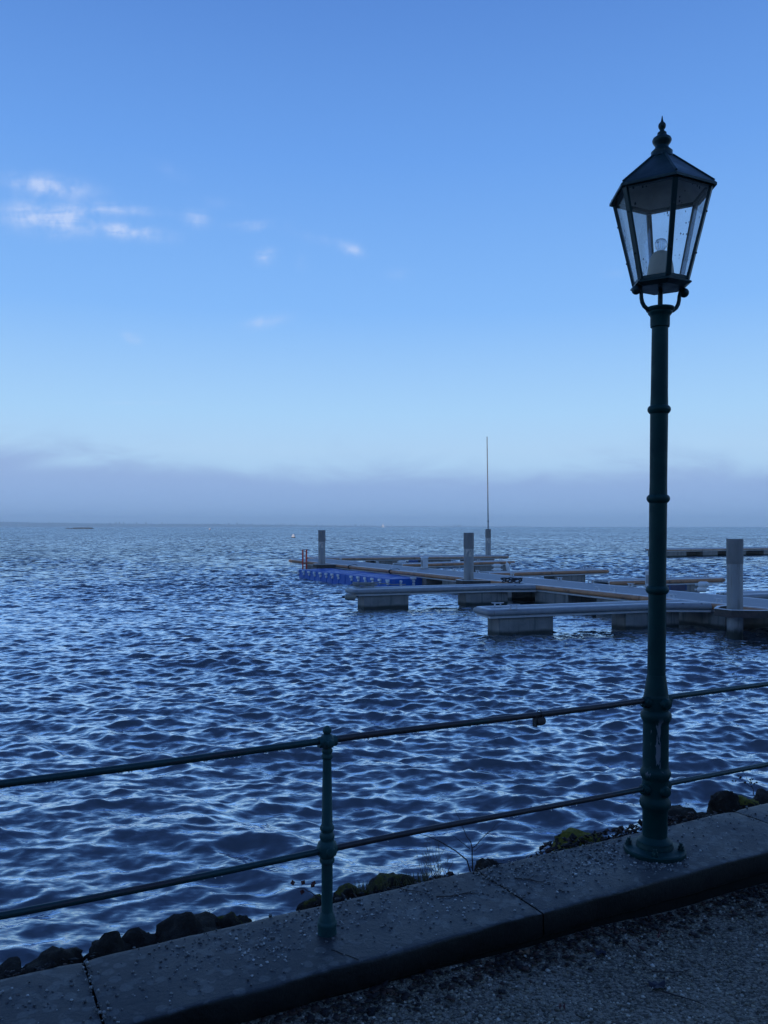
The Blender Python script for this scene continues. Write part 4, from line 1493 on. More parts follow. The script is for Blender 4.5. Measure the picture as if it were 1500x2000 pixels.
def pontoon(name, label, p0, p1, width, tube_mat, floats, group=None, tip=True, far_tube=True, fwidth=None, seams=2.0, dz=DZ, tip_mat=None, cat='pontoon', gusset=None):
    """local x runs from p0 to p1 along the edge nearest the viewer, local y goes back from it"""
    p0, p1 = Vector(p0), Vector(p1)
    d = p1 - p0
    L = math.hypot(d.x, d.y)
    ang = math.atan2(d.y, d.x)
    o = empty(name, (p0.x, p0.y, 0), ang, label, cat, group)
    r = 0.058
    mb = MB()
    mb.box(0.02, L, 0.055, width - 0.055, dz - 0.05, dz)
    mb.build('deck', M_deck, o)
    for y0, y1 in ((0.0, 0.07), (width - 0.07, width)):
        mb = MB()
        mb.box(0.0, L, y0, y1, dz - 0.04, dz + 0.006)
        mb.build('edge_trim', M_trim, o, bevel=0.004)
    if tip:
        mb = MB()
        mb.box(-0.05, 0.02, 0.0, width, dz - 0.04, dz + 0.005)
        mb.build('edge_trim', M_trim, o, bevel=0.004)
    for y0, y1 in ((-0.012, 0.03), (width - 0.03, width + 0.012)):
        mb = MB()
        mb.box(-0.02, L, y0, y1, dz - 0.175, dz - 0.041)
        mb.build('fascia', M_alu, o, bevel=0.004)
    sides = [(-0.03, True)] + ([(width + 0.03, True)] if far_tube else [])
    for y, _ in sides:
        n = max(1, int(round(L / seams)))
        mb = MB()
        for i in range(n):
            a, b = L * i / n + (0.012 if i else 0), L * (i + 1) / n - 0.012
            pts = [(a + (b - a) * t_ / 6, y, dz - 0.068) for t_ in range(7)]
            mb.tube(pts, r, 14)
        mb.build('fender_tube', tube_mat, o)
        for i in range(1, n):
            a = L * i / n
            mb = MB()
            mb.tube([(a - 0.013, y, dz - 0.068), (a + 0.013, y, dz - 0.068)], r - 0.008, 12)
            mb.build('fender_joint', M_black, o)
    if tip:
        mb = MB()
        pts = [(0.0, -0.03, dz - 0.068), (-0.035, -0.024, dz - 0.068), (-0.062, -0.002, dz - 0.068), (-0.075, 0.035, dz - 0.068)]
        pts += [(-0.075, width * t_, dz - 0.068) for t_ in (0.3, 0.5, 0.7)]
        pts += [(-0.075, width - 0.035, dz - 0.068), (-0.062, width + 0.002, dz - 0.068), (-0.035, width + 0.024, dz - 0.068), (0.0, width + 0.03, dz - 0.068)]
        mb.tube(pts, r, 14)
        mb.build('tip_fender', tip_mat or tube_mat, o)
        mb = MB()
        mb.box(-0.05, 0.0, 0.0, width, dz - 0.175, dz - 0.041)
        mb.build('fascia', M_alu, o)
    fw = fwidth if fwidth is not None else width - 0.06
    for (a, b) in floats:
        mb = MB()
        mb.box(a, b, (width - fw) / 2, (width + fw) / 2, -0.35, dz - 0.175)
        mb.build('float', M_conc, o, bevel=0.012)
    return o, L, ang


def cleat(parent, pos, ang=0.0, s=1.0):
    """horn cleat: two legs under a flat bar"""
    M_ = Matrix.Translation(pos) @ Matrix.Rotation(ang, 4, 'Z') @ Matrix.Scale(s, 4)
    mb = MB()
    for x in (-0.055, 0.055):
        sg = 1 if x > 0 else -1
        mb.hexa([M_ @ Vector(p) for p in [(x - 0.016 + sg * 0.012, -0.018, 0), (x + 0.016 + sg * 0.012, -0.018, 0), (x + 0.016 + sg * 0.012, 0.018, 0), (x - 0.016 + sg * 0.012, 0.018, 0)]],
                [M_ @ Vector(p) for p in [(x - 0.011, -0.012, 0.075), (x + 0.011, -0.012, 0.075), (x + 0.011, 0.012, 0.075), (x - 0.011, 0.012, 0.075)]])
    mb.box(-0.085, 0.085, -0.03, 0.03, 0.0, 0.007, M_)
    mb.tube([M_ @ Vector(p) for p in [(-0.13, 0, 0.090), (-0.09, 0, 0.084), (0, 0, 0.082), (0.09, 0, 0.084), (0.13, 0, 0.090)]], [0.008 * s, 0.0125 * s, 0.0135 * s, 0.0125 * s, 0.008 * s], 8)
    return mb.build('cleat', M_alu, parent)


def local(o, p):
    M_ = Matrix.Translation(o.location) @ Matrix.Rotation(o.rotation_euler.z, 4, 'Z')
    return M_.inverted() @ Vector(p)


# main walkway
S0, S1, N0, N1 = -37.7, -4.0, 13.56, 15.26
fl = []
s_ = -35.79
while s_ < S1 - 1.5:
    fl.append((s_ - S0, s_ - S0 + 1.4))
    s_ += 2.48
walk, WL, WA = pontoon('jetty_walkway', 'long grey jetty walkway running diagonally across the water, edged with brown fender tubes',
                       wl(S0, N0), wl(S1, N0), N1 - N0, M_brown_tube, fl, tip=True, seams=2.6, cat='jetty', fwidth=1.62, tip_mat=M_pale_tube, far_tube=False)
for (px, py, e) in [(1177, 1153, 0), (1208, 1156, 0), (1318, 1168, 0), (765, 1112, 0), (809, 1117, 0), (700, 1094, 1), (750, 1101, 1), (1111, 1133.5, 1), (1168, 1139, 1), (1254, 1146, 1), (942, 1119, 1), (893, 1115, 1), (1018, 1125, 1), (1402, 1178, 0)]:
    p = local(walk, P(px, py, DZ))
    p.y = 0.09 if e == 0 else (N1 - N0 - 0.09)
    p.z = DZ + 0.004
    cleat(walk, p)


def pile_collar(pile_s, pile_n):
    """steel guide frame that holds a pile against the walkway edge"""
    x0 = pile_s - S0
    out = N0 - pile_n
    poly = [(-0.56, 0.0), (-0.50, -0.30), (-0.20, -out - 0.22), (0.20, -out - 0.22), (0.50, -0.30), (0.56, 0.0)]
    inn = [(-0.49, 0.0), (-0.44, -0.27), (-0.17, -out - 0.165), (0.17, -out - 0.165), (0.44, -0.27), (0.49, 0.0)]
    for z0, z1, mt, grow in ((DZ - 0.15, DZ - 0.012, M_rust, 0), (DZ - 0.0118, DZ - 0.002, M_trim, 0.012)):
        mb = MB()
        for i in range(5):
            f = 1 + grow
            b = [poly[i], poly[i + 1], inn[i + 1], inn[i]]
            b = [(x0 + x * f, -0.10 + y * f) for x, y in b]
            mb.hexa([(x, y, z0) for x, y in b], [(x, y, z1) for x, y in b])
        mb.build('pile_collar', mt, walk)


pile_px = [(628.6, None), (915.5, None), (1435.2, None)]
PILES = []
for px, _ in pile_px:
    k = (px - CX) / F
    y = 13.07 / (k * WN.x + WN.y)
    PILES.append(Vector((k * y, y, 0)))
PR = 0.146


def make_pile(pos, label, worn, top):
    o = empty('mooring_pile', (pos.x, pos.y, 0), 0, label, 'pile', 'steel piles holding the jetty')
    mb = MB()
    mb.lathe([(PR, -1.2), (PR, top - 0.02)], 40)
    mb.build('pile_shaft', worn, o)
    mb = MB()
    mb.lathe([(PR + 0.005, top - 0.475), (PR + 0.007, top - 0.47), (PR + 0.007, top - 0.006), (PR + 0.001, top), (PR - 0.03, top + 0.001)], 40)
    mb.build('pile_sleeve', M_cap, o)
    return o


make_pile(PILES[0], 'steel pile beside the red ladder at the far end of the walkway', M_pile_worn, 1.95)
make_pile(PILES[1], 'steel pile with a scuffed pale mark, behind the nearer bend of the blue float', M_pile_worn, 1.92)
make_pile(PILES[2], 'largest-looking steel pile, close to the right edge, in a rusty collar', M_steel_pile, 1.865)
k3 = (953.4 - CX) / F
p3 = make_pile(Vector((k3 * 45.2, 45.2, 0)), 'distant steel pile carrying a tall thin mast', M_pile_worn, 1.97)
mb = MB()
mb.tube([(0.0, 0, 1.9), (-0.01, 0, 3.2), (-0.035, 0, 5.2), (-0.06, 0, 6.97)], [0.034, 0.03, 0.028, 0.024], 10)
mb.tube([(-0.002, 0, 2.35), (-0.003, 0, 2.42)], 0.05, 10)
mast = mb.build('thin_mast', mat('grey_mast_paint', (0.2, 0.2, 0.21), None, 5, 0.5))
mast.location = p3.location
tag(mast, 'tall thin grey mast rising from the distant pile', 'mast')
for i in (0, 1, 2):
    pile_collar(PILES[i].dot(WU), PILES[i].dot(WN))

# near fingers
FIN_D = Vector((0.944, 0.331, 0)).normalized()


def near_finger(name, label, pt, seam_pt, gus_pt, fl, group):
    p0 = pt
    d = (seam_pt - pt)
    d.z = 0
    dn = d.normalized()
    tmeet = (N0 - 0.03 - p0.dot(WN)) / dn.dot(WN)
    p1 = p0 + dn * tmeet
    o, L, ang = pontoon(name, label, p0, p1, 0.6, M_grey_tube, fl, group, fwidth=0.5, seams=9, dz=DZ - 0.01)
    z = DZ - 0.01
    ls, lg = local(o, seam_pt), local(o, gus_pt)
    lj = Vector((L + 0.0, 0.0, 0))
    mb = MB()
    mb.prism([(ls.x, -0.01), (lg.x, lg.y + 0.03), (lj.x + 0.02, 0.0), (lj.x, 0.05)][::1], z - 0.045, z + 0.003)
    mb.build('gusset_plate', M_deck, o)
    mb = MB()
    e0, e1 = Vector((ls.x, -0.03, z - 0.068)), Vector((lg.x, lg.y, z - 0.068))
    mb.tube([e0, e0.lerp(e1, 0.5), e1], 0.058, 14)
    mb.build('fender_tube', M_grey_tube, o)
    nrm = Vector((-(e1 - e0).y, (e1 - e0).x, 0)).normalized()
    for z0, z1, m_, off, th in ((z - 0.175, z - 0.041, M_alu, 0.01, 0.04), (z - 0.036, z + 0.009, M_trim, 0.03, 0.06)):
        mb = MB()
        a, b = e0 + nrm * off, e1 + nrm * off
        c, d_ = b + nrm * th, a + nrm * th
        mb.hexa([(p.x, p.y, z0) for p in (a, b, c, d_)], [(p.x, p.y, z1) for p in (a, b, c, d_)])
        mb.build('edge_trim' if z1 > z else 'fascia', m_, o)
    return o, L, ang


ZF = DZ - 0.01
A_pt, A_seam, A_gus = P(962, 1190.2, ZF), P(1299, 1178.2, ZF), P(1389, 1179, ZF)
B_pt, B_seam, B_gus = P(697, 1150.8, ZF), P(967, 1143.4, ZF), P(1048, 1143, ZF)
finA, LA, aA = near_finger('finger_pontoon', 'nearest grey finger pontoon, two bright cleats on its tip, passing behind the lamp post', A_pt, A_seam, A_gus, [(0.16, 1.34), (3.0, 4.3)], 'finger pontoons of the jetty')
finB, LB, aB = near_finger('finger_pontoon', 'grey finger pontoon with a rope pile on its tip, in front of the blue float', B_pt, B_seam, B_gus, [(0.2, 1.42), (3.05, 4.3)], 'finger pontoons of the jetty')
for px, py in ((972, 1184), (1003, 1187.5)):
    p = local(finA, P(px, py, ZF + 0.02))
    p.z = ZF + 0.004
    cleat(finA, p, R(-14), 0.95)

GRP = 'finger pontoons of the jetty'


def far_finger(label, a, b, width, fl, mt=M_brown_tube, za=0.48):
    # a: start at the walkway, b: tip; the viewer sees the side nearest to him
    pa, pb = P(*a, za), P(*b, za)
    d = (pb - pa).normalized()
    n = Vector((-d.y, d.x, 0))
    pa, pb = pa + n * 0.03, pb + n * 0.03
    o, L, ang = pontoon('finger_pontoon', label, pa, pb, width, mt, fl, GRP, tip=False, fwidth=width - 0.1, seams=2.4)
    # closed tip
    mb = MB()
    z = DZ - 0.068
    mb.tube([(L, -0.03, z), (L + 0.04, -0.02, z), (L + 0.06, 0.04, z), (L + 0.06, width - 0.04, z), (L + 0.04, width + 0.02, z), (L, width + 0.03, z)], 0.056, 12)
    mb.build('tip_fender', M_pale_tube, o)
    mb = MB()
    mb.box(L, L + 0.04, 0, width, DZ - 0.175, DZ + 0.004)
    mb.build('edge_trim', M_trim, o)
    return o, L


f1, L1 = far_finger('wide far-end pontoon closing the walkway, in front of the pile with the mast', (612, 1092.2), (991, 1087.6), 1.75, [(0.6, 1.9), (3.2, 4.6), (6.0, 7.4), (8.6, 9.9)], M_pale_tube)
f2, L2 = far_finger('far finger pontoon with three white fenders at its tip', (787, 1104.5), (1003, 1098.0), 0.75, [(0.6, 1.8), (3.9, 5.9)])
f3, L3 = far_finger('brown-edged finger pontoon ending left of the lamp post, on a single float near its tip', (958, 1122.5), (1186, 1115.4), 0.7, [(0.3, 1.2), (2.75, 4.15)])
f4, L4 = far_finger('finger pontoon with two white fenders, ending just left of the big right-hand pile', (1192, 1139.2), (1412, 1132.3), 0.75, [(0.2, 1.0), (2.45, 3.35)], M_brown_tube)
f6, L6 = far_finger('finger pontoon leaving the picture at the right edge', (1450, 1166.5), (1640, 1158.5), 0.7, [(1.2, 2.4)], M_grey_tube)
for o, L, lst in ((f3, L3, (0.28, 0.6, 2.0)), (f4, L4, (0.15, 0.5, 1.6)), (f2, L2, (0.3, 1.6)), (f1, L1, (1.5, 4.5, 7.5))):
    for s_ in lst:
        cleat(o, Vector((L - s_, o.children[1].dimensions.y * 0 + 0.5, DZ + 0.004)))

# breakwater far right
pa, pb = P(1303, 1074.6, 0.48), P(1500, 1071.6, 0.48)
d = (pb - pa).normalized()
pb2 = pa + d * 22


def s_of(px):
    k = (px - CX) / F
    # pa + d*s has x/y = k
    return (k * pa.y - pa.x) / (d.x - k * d.y)


fl5 = [(0.1, s_of(1341)), (s_of(1373), s_of(1402)), (s_of(1431), s_of(1457)), (s_of(1492), s_of(1522)), (s_of(1522) + 1.4, s_of(1522) + 2.8), (s_of(1522) + 4.4, s_of(1522) + 6)]
brk, L5, a5 = pontoon('breakwater_pontoon', 'separate long low pontoon far out on the right, behind the lamp post and big pile', pa, pb2, 2.0, M_pale_tube, fl5, seams=3, fwidth=1.98)


# blue cube pontoon
def blue_float():
    p0, p1 = P(583, 1111.0, 0.40), P(757, 1129.2, 0.40)
    dd = (p1 - p0)
    L = dd.length
    u = dd.normalized()
    o = empty('cube_float', (p0.x, p0.y, 0), math.atan2(u.y, u.x), 'long platform of bright blue plastic float cubes moored against the walkway', 'float')
    n, c = 14, L / 14
    for i in range(n):
        for j in range(3):
            mb = MB()
            x0, x1 = i * c + 0.003, (i + 1) * c - 0.003
            y0, y1 = j * c + 0.006, (j + 1) * c - 0.006
            zt = 0.375 + 0.012 * math.sin(i * 1.3 + j)
            ch = 0.035
            poly = [(x0 + ch, y0), (x1 - ch, y0), (x1, y0 + ch), (x1, y1 - ch), (x1 - ch, y1), (x0 + ch, y1), (x0, y1 - ch), (x0, y0 + ch)]
            mb.prism(poly, -0.12, zt)
            mb.prism([(x0 + 0.09 + 0.3 * c * a_, y0 + 0.09 + 0.3 * c * b_) for a_, b_ in ((0, 0), (1, 0), (1, 1), (0, 1))], zt - 0.01, zt + 0.006)
            mb.build('float_cube', M_blue, o, bevel=0.02)
    for i in range(n + 1):
        if i == 8:
            continue
        part = i % 4 == 3 or i in (0, 11, 14)
        x = i * c
        mb = MB()
        if part:
            mb.box(x - 0.075, x + 0.05, -0.05, 0.05, 0.275, 0.352)
            mb.tube([(x + 0.01, -0.03, 0.30), (x + 0.02, -0.035, 0.25)], 0.03, 8)
        else:
            mb.box(x - 0.085, x + 0.085, -0.05, 0.06, 0.275, 0.355)
        mb.tube([(x + 0.04, -0.05, 0.215), (x + 0.04, 0.03, 0.215)], 0.045, 10)
        mb.build('connector_lug', M_white, o, bevel=0.015)
    for j in (1, 2):
        y = j * c
        for xx, sg in ((L, 1),):
            mb = MB()
            if j == 2:
                mb.box(xx - 0.06, xx + 0.04, y - 0.10, y + 0.10, 0.33, 0.40)
            mb.tube([(xx - 0.02, y, 0.27), (xx + 0.05, y, 0.27)], 0.05, 10)
            mb.tube([(xx - 0.02, y, 0.17), (xx + 0.05, y, 0.17)], 0.045, 10)
            mb.build('connector_lug', M_white, o, bevel=0.01)


blue_float()

# red ladder
lp = wl(0, 0)
k = (595 - CX) / F
y = 13.42 / (k * WN.x + WN.y)
lad = empty('red_ladder', (k * y, y, 0), R(0), 'short red boarding ladder with white rungs, left of the farthest-left pile', 'ladder')
for s in (-1, 1):
    mb = MB()
    mb.box(s * 0.082 - 0.036, s * 0.082 + 0.036, -0.02, 0.02, -0.3, 1.06)
    mb.build('rail', M_red, lad, bevel=0.006)
for i in range(5):
    mb = MB()
    z = 0.0 + 0.24 * i
    mb.box(-0.05, 0.05, -0.028, 0.028, z, z + 0.10)
    mb.build('rung', M_white, lad, bevel=0.006)


# power pedestals
def pedestal(px, py, label, dark=False):
    p = P(px, py, DZ)
    o = empty('power_pedestal', (p.x, p.y, DZ + 0.003), WA, label, 'pedestal', 'power pedestals on the walkway')
    mb = MB()
    mb.prism([(-.10, -.10), (.10, -.10), (.10, .10), (-.10, .10)], 0.02, 0.40)
    mb.build('cabinet', M_alu, o, bevel=0.012)
    mb = MB()
    mb.prism([(-.115, -.115), (.115, -.115), (.115, .115), (-.115, .115)], 0.40, 0.445)
    mb.build('lid', M_trim, o, bevel=0.012)
    mb = MB()
    mb.prism([(-.125, -.125), (.125, -.125), (.125, .125), (-.125, .125)], 0.0, 0.02)
    mb.build('foot', M_steel, o)
    mb = MB()
    mb.box(-0.055, 0.055, -0.108, -0.1005, 0.10, 0.32)
    mb.build('socket_door', M_steel, o)


pedestal(829, 1111.5, 'pale box-shaped power pedestal on the far edge of the walkway, left of the scuffed pile')
pedestal(1271, 1147.5, 'power pedestal mostly hidden behind the lamp post')


# fenders
def fender(pos, axis, length, rad, label, mt=M_white, group='white fenders hanging on the pontoons'):
    ax = Vector(axis).normalized()
    o = empty('boat_fender', pos, 0, label, 'fender', group)
    Mx = ax.to_track_quat('Z', 'Y').to_matrix().to_4x4()
    h = length / 2
    mb = MB()
    mb.lathe([(rad * 0.25, -h), (rad * 0.3, -h + rad * 0.35), (rad * 0.8, -h + rad * 0.6), (rad, -h + rad * 1.1), (rad, h - rad * 1.1), (rad * 0.8, h - rad * 0.6), (rad * 0.3, h - rad * 0.35), (rad * 0.25, h)], 18, Mx)
    mb.build('fender_body', mt, o)
    for s in (-1, 1):
        mb = MB()
        mb.tube([ax * s * (h - 0.01), ax * s * (h + rad * 0.5)], rad * 0.33, 8)
        mb.build('fender_end', M_black if mt is M_beige else mt, o)
    return o


def fpos(px, py, y):
    return Vector(((px - CX) / F * y, y, H - (py - HY) / F * y))


fender(fpos(971, 1104.8, 35.2), (0.96, 0.2, 0), 0.40, 0.078, 'upper of two white fenders lying side by side on the far finger')
fender(fpos(971, 1112.6, 35.2), (0.96, 0.2, 0), 0.40, 0.076, 'lower of two white fenders lying side by side on the far finger')
fender(fpos(991.5, 1107.2, 35.9), (-0.2, 0, 1), 0.40, 0.078, 'upright white fender at the tip of the far finger')
fender(fpos(1002, 1102, 36.4), (1, 0.2, 0), 0.26, 0.06, 'short pale fender at the very tip of the far finger')
fender(fpos(784, 1097.6, 40.4), (1, 0.1, 0), 0.36, 0.068, 'single white fender on the wide far-end pontoon')
fender(fpos(1374, 1141.8, 22.1), (0.95, -0.2, 0), 0.34, 0.082, 'upper white fender with a dark end beside the big right-hand pile')
fender(fpos(1371, 1151.6, 22.1), (0.95, -0.2, 0), 0.30, 0.068, 'lower white fender half behind the walkway beside the big right-hand pile')
fender(fpos(684, 1166.0, 20.85), (0.9, 0.35, 0), 0.34, 0.075, 'beige fender with a black end slung under the tip with the rope pile', M_beige, None)

# blue box and board
bx_ = empty('blue_drum', fpos(807, 1098, 41.2), 0, 'dull blue drum wedged on the wide far-end pontoon beside a white fender', 'drum')
mb = MB()
mb.lathe([(0.08, -0.24), (0.10, -0.22), (0.10, -0.09), (0.106, -0.08), (0.10, -0.07), (0.10, 0.07), (0.106, 0.08), (0.10, 0.09), (0.10, 0.22), (0.08, 0.24)], 18, Matrix.Rotation(R(90), 4, 'Y'))
mb.build('drum_body', M_blue_box, bx_)
for s in (-1, 1):
    mb = MB()
    mb.tube([(s * 0.24, 0, 0), (s * 0.33, 0, 0.01)], 0.05, 10)
    mb.build('end_cap', M_black, bx_)
bd = empty('plank', fpos(1323, 1148, 20.9), R(20), 'dark violet board leaning low between the walkway and the finger with two fenders', 'board')
mb = MB()
mb.box(-0.27, 0.27, -0.02, 0.02, -0.075, 0.075)
mb.build('board', M_board, bd, bevel=0.006)
mb = MB()
mb.box(-0.27, -0.23, -0.026, -0.0205, -0.07, 0.07)
mb.box(0.23, 0.27, -0.026, -0.0205, -0.07, 0.07)
mb.build('batten', M_blue_box, bd)


# ropes
def rope(name, label, pts, r, mt=M_rope):
    mb = MB()
    mb.tube(pts, r, 7)
    tag(mb.build(name, mt), label, 'rope', 'mooring ropes on the jetty')


c0 = P(703, 1149, ZF)
pts = []
for i in range(170):
    a = i * 0.30
    rr = 0.17 + 0.07 * math.sin(i * 0.13) + 0.03 * math.sin(i * 0.71)
    pts.append(Vector((c0.x + 0.10 + rr * math.cos(a) * 1.35, c0.y + 0.22 + rr * math.sin(a) * 0.75, ZF + 0.02 + 0.055 * abs(math.sin(i * 0.21)) + 0.0004 * i)))
tail = [pts[-1] + FIN_D * (0.1 * j) + Vector((0, 0.02 * math.sin(j * 1.7), -0.012 * min(j, 6) + 0.012 * math.sin(j * 2.1))) for j in range(1, 10)]
for p in tail:
    p.z = max(p.z, ZF + 0.018)
rope('mooring_rope', 'tangled grey rope coiled on the tip of the finger in front of the blue float', pts + tail, 0.0125)
c0 = P(1002, 1141, ZF)
pts = [Vector((c0.x + 0.30 * math.cos(i * 0.42) * (0.7 + 0.3 * math.sin(i * 0.9)), c0.y + 0.25 + 0.16 * math.sin(i * 0.42), ZF + 0.02 + 0.13 * abs(math.sin(i * 0.37)))) for i in range(46)]
rope('mooring_rope', 'black rope looped in a heap where the rope-piled finger meets the walkway', pts, 0.016, M_rope_dark)


def tie(px, label):
    k = (px - CX) / F
    y = (N0 - 0.03) / (k * WN.x + WN.y)
    c = Vector((k * y, y, DZ - 0.068))
    pts = []
    for i in range(34):
        a = i / 33 * 4.4 * math.pi
        pts.append(c + WN * (-0.068 * math.cos(a)) + Vector((0, 0, 0.068 * math.sin(a))) + WU * (0.01 * i / 4 - 0.04))
    pts += [c + WN * 0.12 + Vector((0, 0, 0.085)), c + WN * 0.22 + WU * 0.12 + Vector((0, 0, 0.10)), c + WN * 0.20 + WU * 0.3 + Vector((0, 0, 0.085))]
    rope('mooring_rope', label, pts, 0.012, M_rope_dark)


tie(683, 'black rope tied round the brown fender tube just right of the farthest-left pile')
tie(763, 'black rope tied round the brown fender tube above the middle of the blue float')


# ------------------------------------------------------------------ out on the lake
def buoy(px, py, scale, label):
    p = P(px, py, 0)
    o = empty('buoy', p, 0, label, 'buoy', 'white buoys on the open water')
    mb = MB()
    mb.lathe([(0.30 * scale, 0.12 * scale), (0.28 * scale, 0.22 * scale), (0.22 * scale, 0.40 * scale), (0.10 * scale, 0.58 * scale), (0.04 * scale, 0.62 * scale)], 20)
    mb.build('buoy_cone', M_buoy, o)
    mb = MB()
    mb.lathe([(0.2 * scale, -0.3 * scale), (0.36 * scale, 0.0), (0.36 * scale, 0.1 * scale), (0.30 * scale, 0.13 * scale)], 20)
    mb.build('buoy_float', M_far_dark, o)


buoy(573, 1050.3, 1.15, 'white cone buoy left of the farthest-left pile')
buoy(410, 1035.0, 2.3, 'tiny white buoy on the horizon left of the cone buoy')

p = P(156, 1033.2, 0)
raft = empty('swimming_raft', (p.x, p.y, 0), R(4), 'long low dark raft lying near the horizon on the far left', 'raft')
q_ = p.y / F
mb = MB()
mb.box(-25 * q_, 25 * q_, -3, 3, 0.15, 1.6 * q_)
mb.build('platform', M_far_dark, raft)
mb = MB()
mb.box(-12 * q_, 23 * q_, -2.2, 2.2, 1.601 * q_, 2.9 * q_)
mb.build('cabin', M_far_dark, raft)
mb = MB()
mb.tube([(-23 * q_, 0, 1.6 * q_), (-23 * q_, 0, 4.2 * q_)], 0.2, 6)
mb.build('post', M_far_dark, raft)

sb_y = 1800.0
p = Vector(((748 - CX) / F * sb_y, sb_y, 0))
sail = empty('sailboat', p, R(12), 'tiny white sailboat on the horizon in front of the fog', 'sailboat')
M_sail = mat('white_sailcloth', (0.85, 0.85, 0.85), (0.8, 0.8, 0.8), 1, 0.6)
mb = MB()
mb.add([(-3.6, 0, 0.2), (-2.6, -1.1, 0.9), (2.4, -1.2, 0.9), (4.0, 0, 1.1), (2.4, 1.2, 0.9), (-2.6, 1.1, 0.9), (-2.6, 0, -0.3), (2.6, 0, -0.3)],
       [(1, 2, 3, 4, 5, 0), (0, 6, 1), (1, 6, 7, 2), (2, 7, 3), (3, 7, 4), (4, 7, 6, 5), (5, 6, 0)])
mb.build('hull', M_sail, sail, smooth=False)
mb = MB()
mb.tube([(0.4, 0, 0.8), (0.4, 0, 9.6)], 0.07, 8)
mb.build('mast', M_alu, sail)
for nm, tri in (('mainsail', [(0.35, 0, 1.6), (-3.0, 0.25, 1.7), (0.35, 0, 9.4)]), ('jib', [(0.6, 0, 8.2), (3.6, -0.05, 1.3), (0.7, 0.35, 1.4)])):
    mb = MB()
    a, b, c = [Vector(t_) for t_ in tri]
    vs, fs = [], []
    for i in range(7):
        for j in range(7 - i):
            u, v = i / 6, j / 6
            pt = a * (1 - u - v) + b * u + c * v
            belly = 0.45 * (u * (1 - u - v) * 3 + u * v)
            vs.append((pt.x, pt.y + belly, pt.z))
    idx = {}
    n_ = 0
    for i in range(7):
        for j in range(7 - i):
            idx[(i, j)] = n_
            n_ += 1
    for i in range(6):
        for j in range(6 - i):
            fs.append((idx[(i, j)], idx[(i + 1, j)], idx[(i, j + 1)]))
            if j < 5 - i:
                fs.append((idx[(i + 1, j)], idx[(i + 1, j + 1)], idx[(i, j + 1)]))
    mb.add(vs, fs)
    o = mb.build(nm, M_sail, sail)
    sm = o.modifiers.new('thick', 'SOLIDIFY')
    sm.thickness = 0.02


# ------------------------------------------------------------------ far shore
def far_shore():
    M_far = mat('far_wood_green', (0.035, 0.05, 0.03), (0.02, 0.03, 0.022), 0.02, 0.9)
    mb = MB()
    na, nb = 120, 14

    def f(u, v):
        x = -5900 + 7400 * u
        y = 7000 + 1500 * u * u + 900 * v
        ridge = math.sin(math.pi * min(1, v * 1.0)) ** 0.8
        h = (44 * math.exp(-((x + 4100) / 1300) ** 2) + 20 * math.exp(-((x + 1800) / 1400) ** 2) + 6) * ridge * (1 + 0.18 * mnoise.noise((x * 0.004, y * 0.004, 0))) - 1.5
        return (x, y, h)
    vs = [f(i / (na - 1), j / (nb - 1)) for j in range(nb) for i in range(na)]
    fs = [(j * na + i, j * na + i + 1, (j + 1) * na + i + 1, (j + 1) * na + i) for j in range(nb - 1) for i in range(na - 1)]
    mb.add(vs, fs)
    tag(mb.build('far_hills', M_far), 'low wooded hills fading into the fog', None, None, 'structure')
    mb = MB()
    for _ in range(900):
        u = random.random()
        v = random.random() ** 1.5 * 0.4
        x, y, h = f(u, v)
        if x > -800 and random.random() < 0.5:
            continue
        hh = random.uniform(8, 19) * (1.25 if mnoise.noise((x * 0.006, 3, 0)) > 0.1 else 0.8)
        r = hh * random.uniform(0.22, 0.38)
        prof = [(r * 0.3, 0), (r, hh * 0.25), (r * 0.85, hh * 0.55), (r * 0.45, hh * 0.85), (r * 0.08, hh)]
        mb.lathe([(rr * random.uniform(0.85, 1.15), z_) for rr, z_ in prof], 7, Matrix.Translation((x, y, max(h, 0) - 1)))
    tag(mb.build('far_treeline', M_far), 'distant line of trees almost lost in the fog on the left shore', 'trees', None, 'stuff')


far_shore()


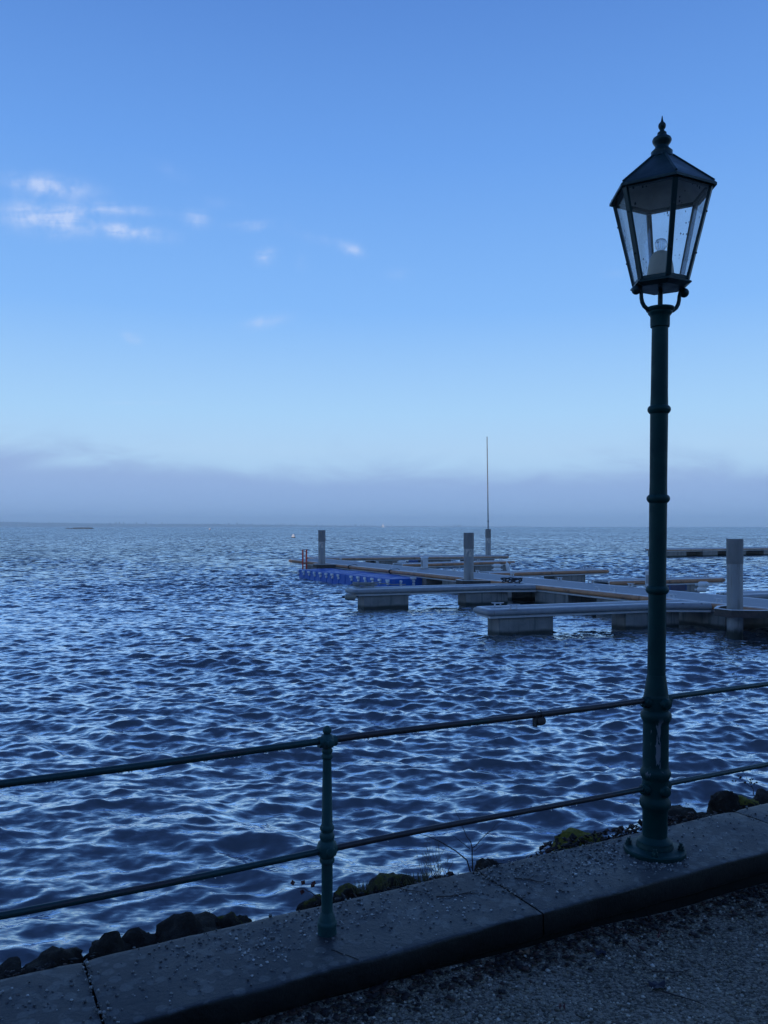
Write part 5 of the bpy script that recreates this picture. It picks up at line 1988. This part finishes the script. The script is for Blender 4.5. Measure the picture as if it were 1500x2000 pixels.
# ------------------------------------------------------------------ unseen trees added behind the viewer to keep the quay in shade
def added_shade_trees():
    M_leaf = mat('dark_leaf_mass', (0.022, 0.034, 0.016), (0.014, 0.022, 0.012), 0.6, 0.8)
    n = 52000
    cen, rad = [], []
    for _ in range(150):
        x = random.uniform(-190, 70)
        y = -16 - random.random() * 12 + 0.05 * x * 0
        z = random.uniform(2.0, 8.6)
        cen.append((x, y, z))
        rad.append(random.uniform(2.2, 3.6))
    cen, rad = np.array(cen), np.array(rad)
    pick = rng.integers(0, len(cen), n)
    dv = rng.normal(0, 1, (n, 3))
    dv /= np.linalg.norm(dv, axis=1)[:, None]
    p = cen[pick] + dv * (rad[pick] * rng.uniform(0.55, 1.0, n))[:, None]
    p[:, 2] = np.maximum(p[:, 2], 0.4)
    core = np.array([(x, -24 + 2 * math.sin(x), z) for x in np.arange(-200, 80, 1.6) for z in np.arange(1.0, 9.6 + 0.8 * math.sin(x * 0.3), 1.3)])  # solid cores added to stop sun leaking between the leaves
    p = np.concatenate([p, core])
    sizes = np.concatenate([rng.uniform(0.35, 0.8, n), rng.uniform(1.7, 2.3, len(core))])
    o = scatter('added_shade_trees', p, sizes, M_leaf, 'oct', np.concatenate([np.full(n, 0.25), np.full(len(core), 1.0)]), tilt=2.5)
    tag(o, 'unseen belt of trees added behind the path to shade the quay', 'trees', None, 'stuff')


added_shade_trees()

# ------------------------------------------------------------------ haze over the lake
hz = MB()
hz.box(-11500, 11500, -400, 11200, -3.0, 108.0)
M_haze = bpy.data.materials.new('lake_haze')
M_haze.use_nodes = True
nt = M_haze.node_tree
nt.nodes.clear()
pv = nt.nodes.new('ShaderNodeVolumePrincipled')
pv.inputs['Color'].default_value = (0.985, 0.995, 1.0, 1)
pv.inputs['Density'].default_value = 0.0002
pv.inputs['Anisotropy'].default_value = 0.78
nt.links.new(pv.outputs[0], nt.nodes.new('ShaderNodeOutputMaterial').inputs['Volume'])
tag(hz.build('haze', M_haze, smooth=False), 'thin bluish haze over the lake', None, None, 'stuff')
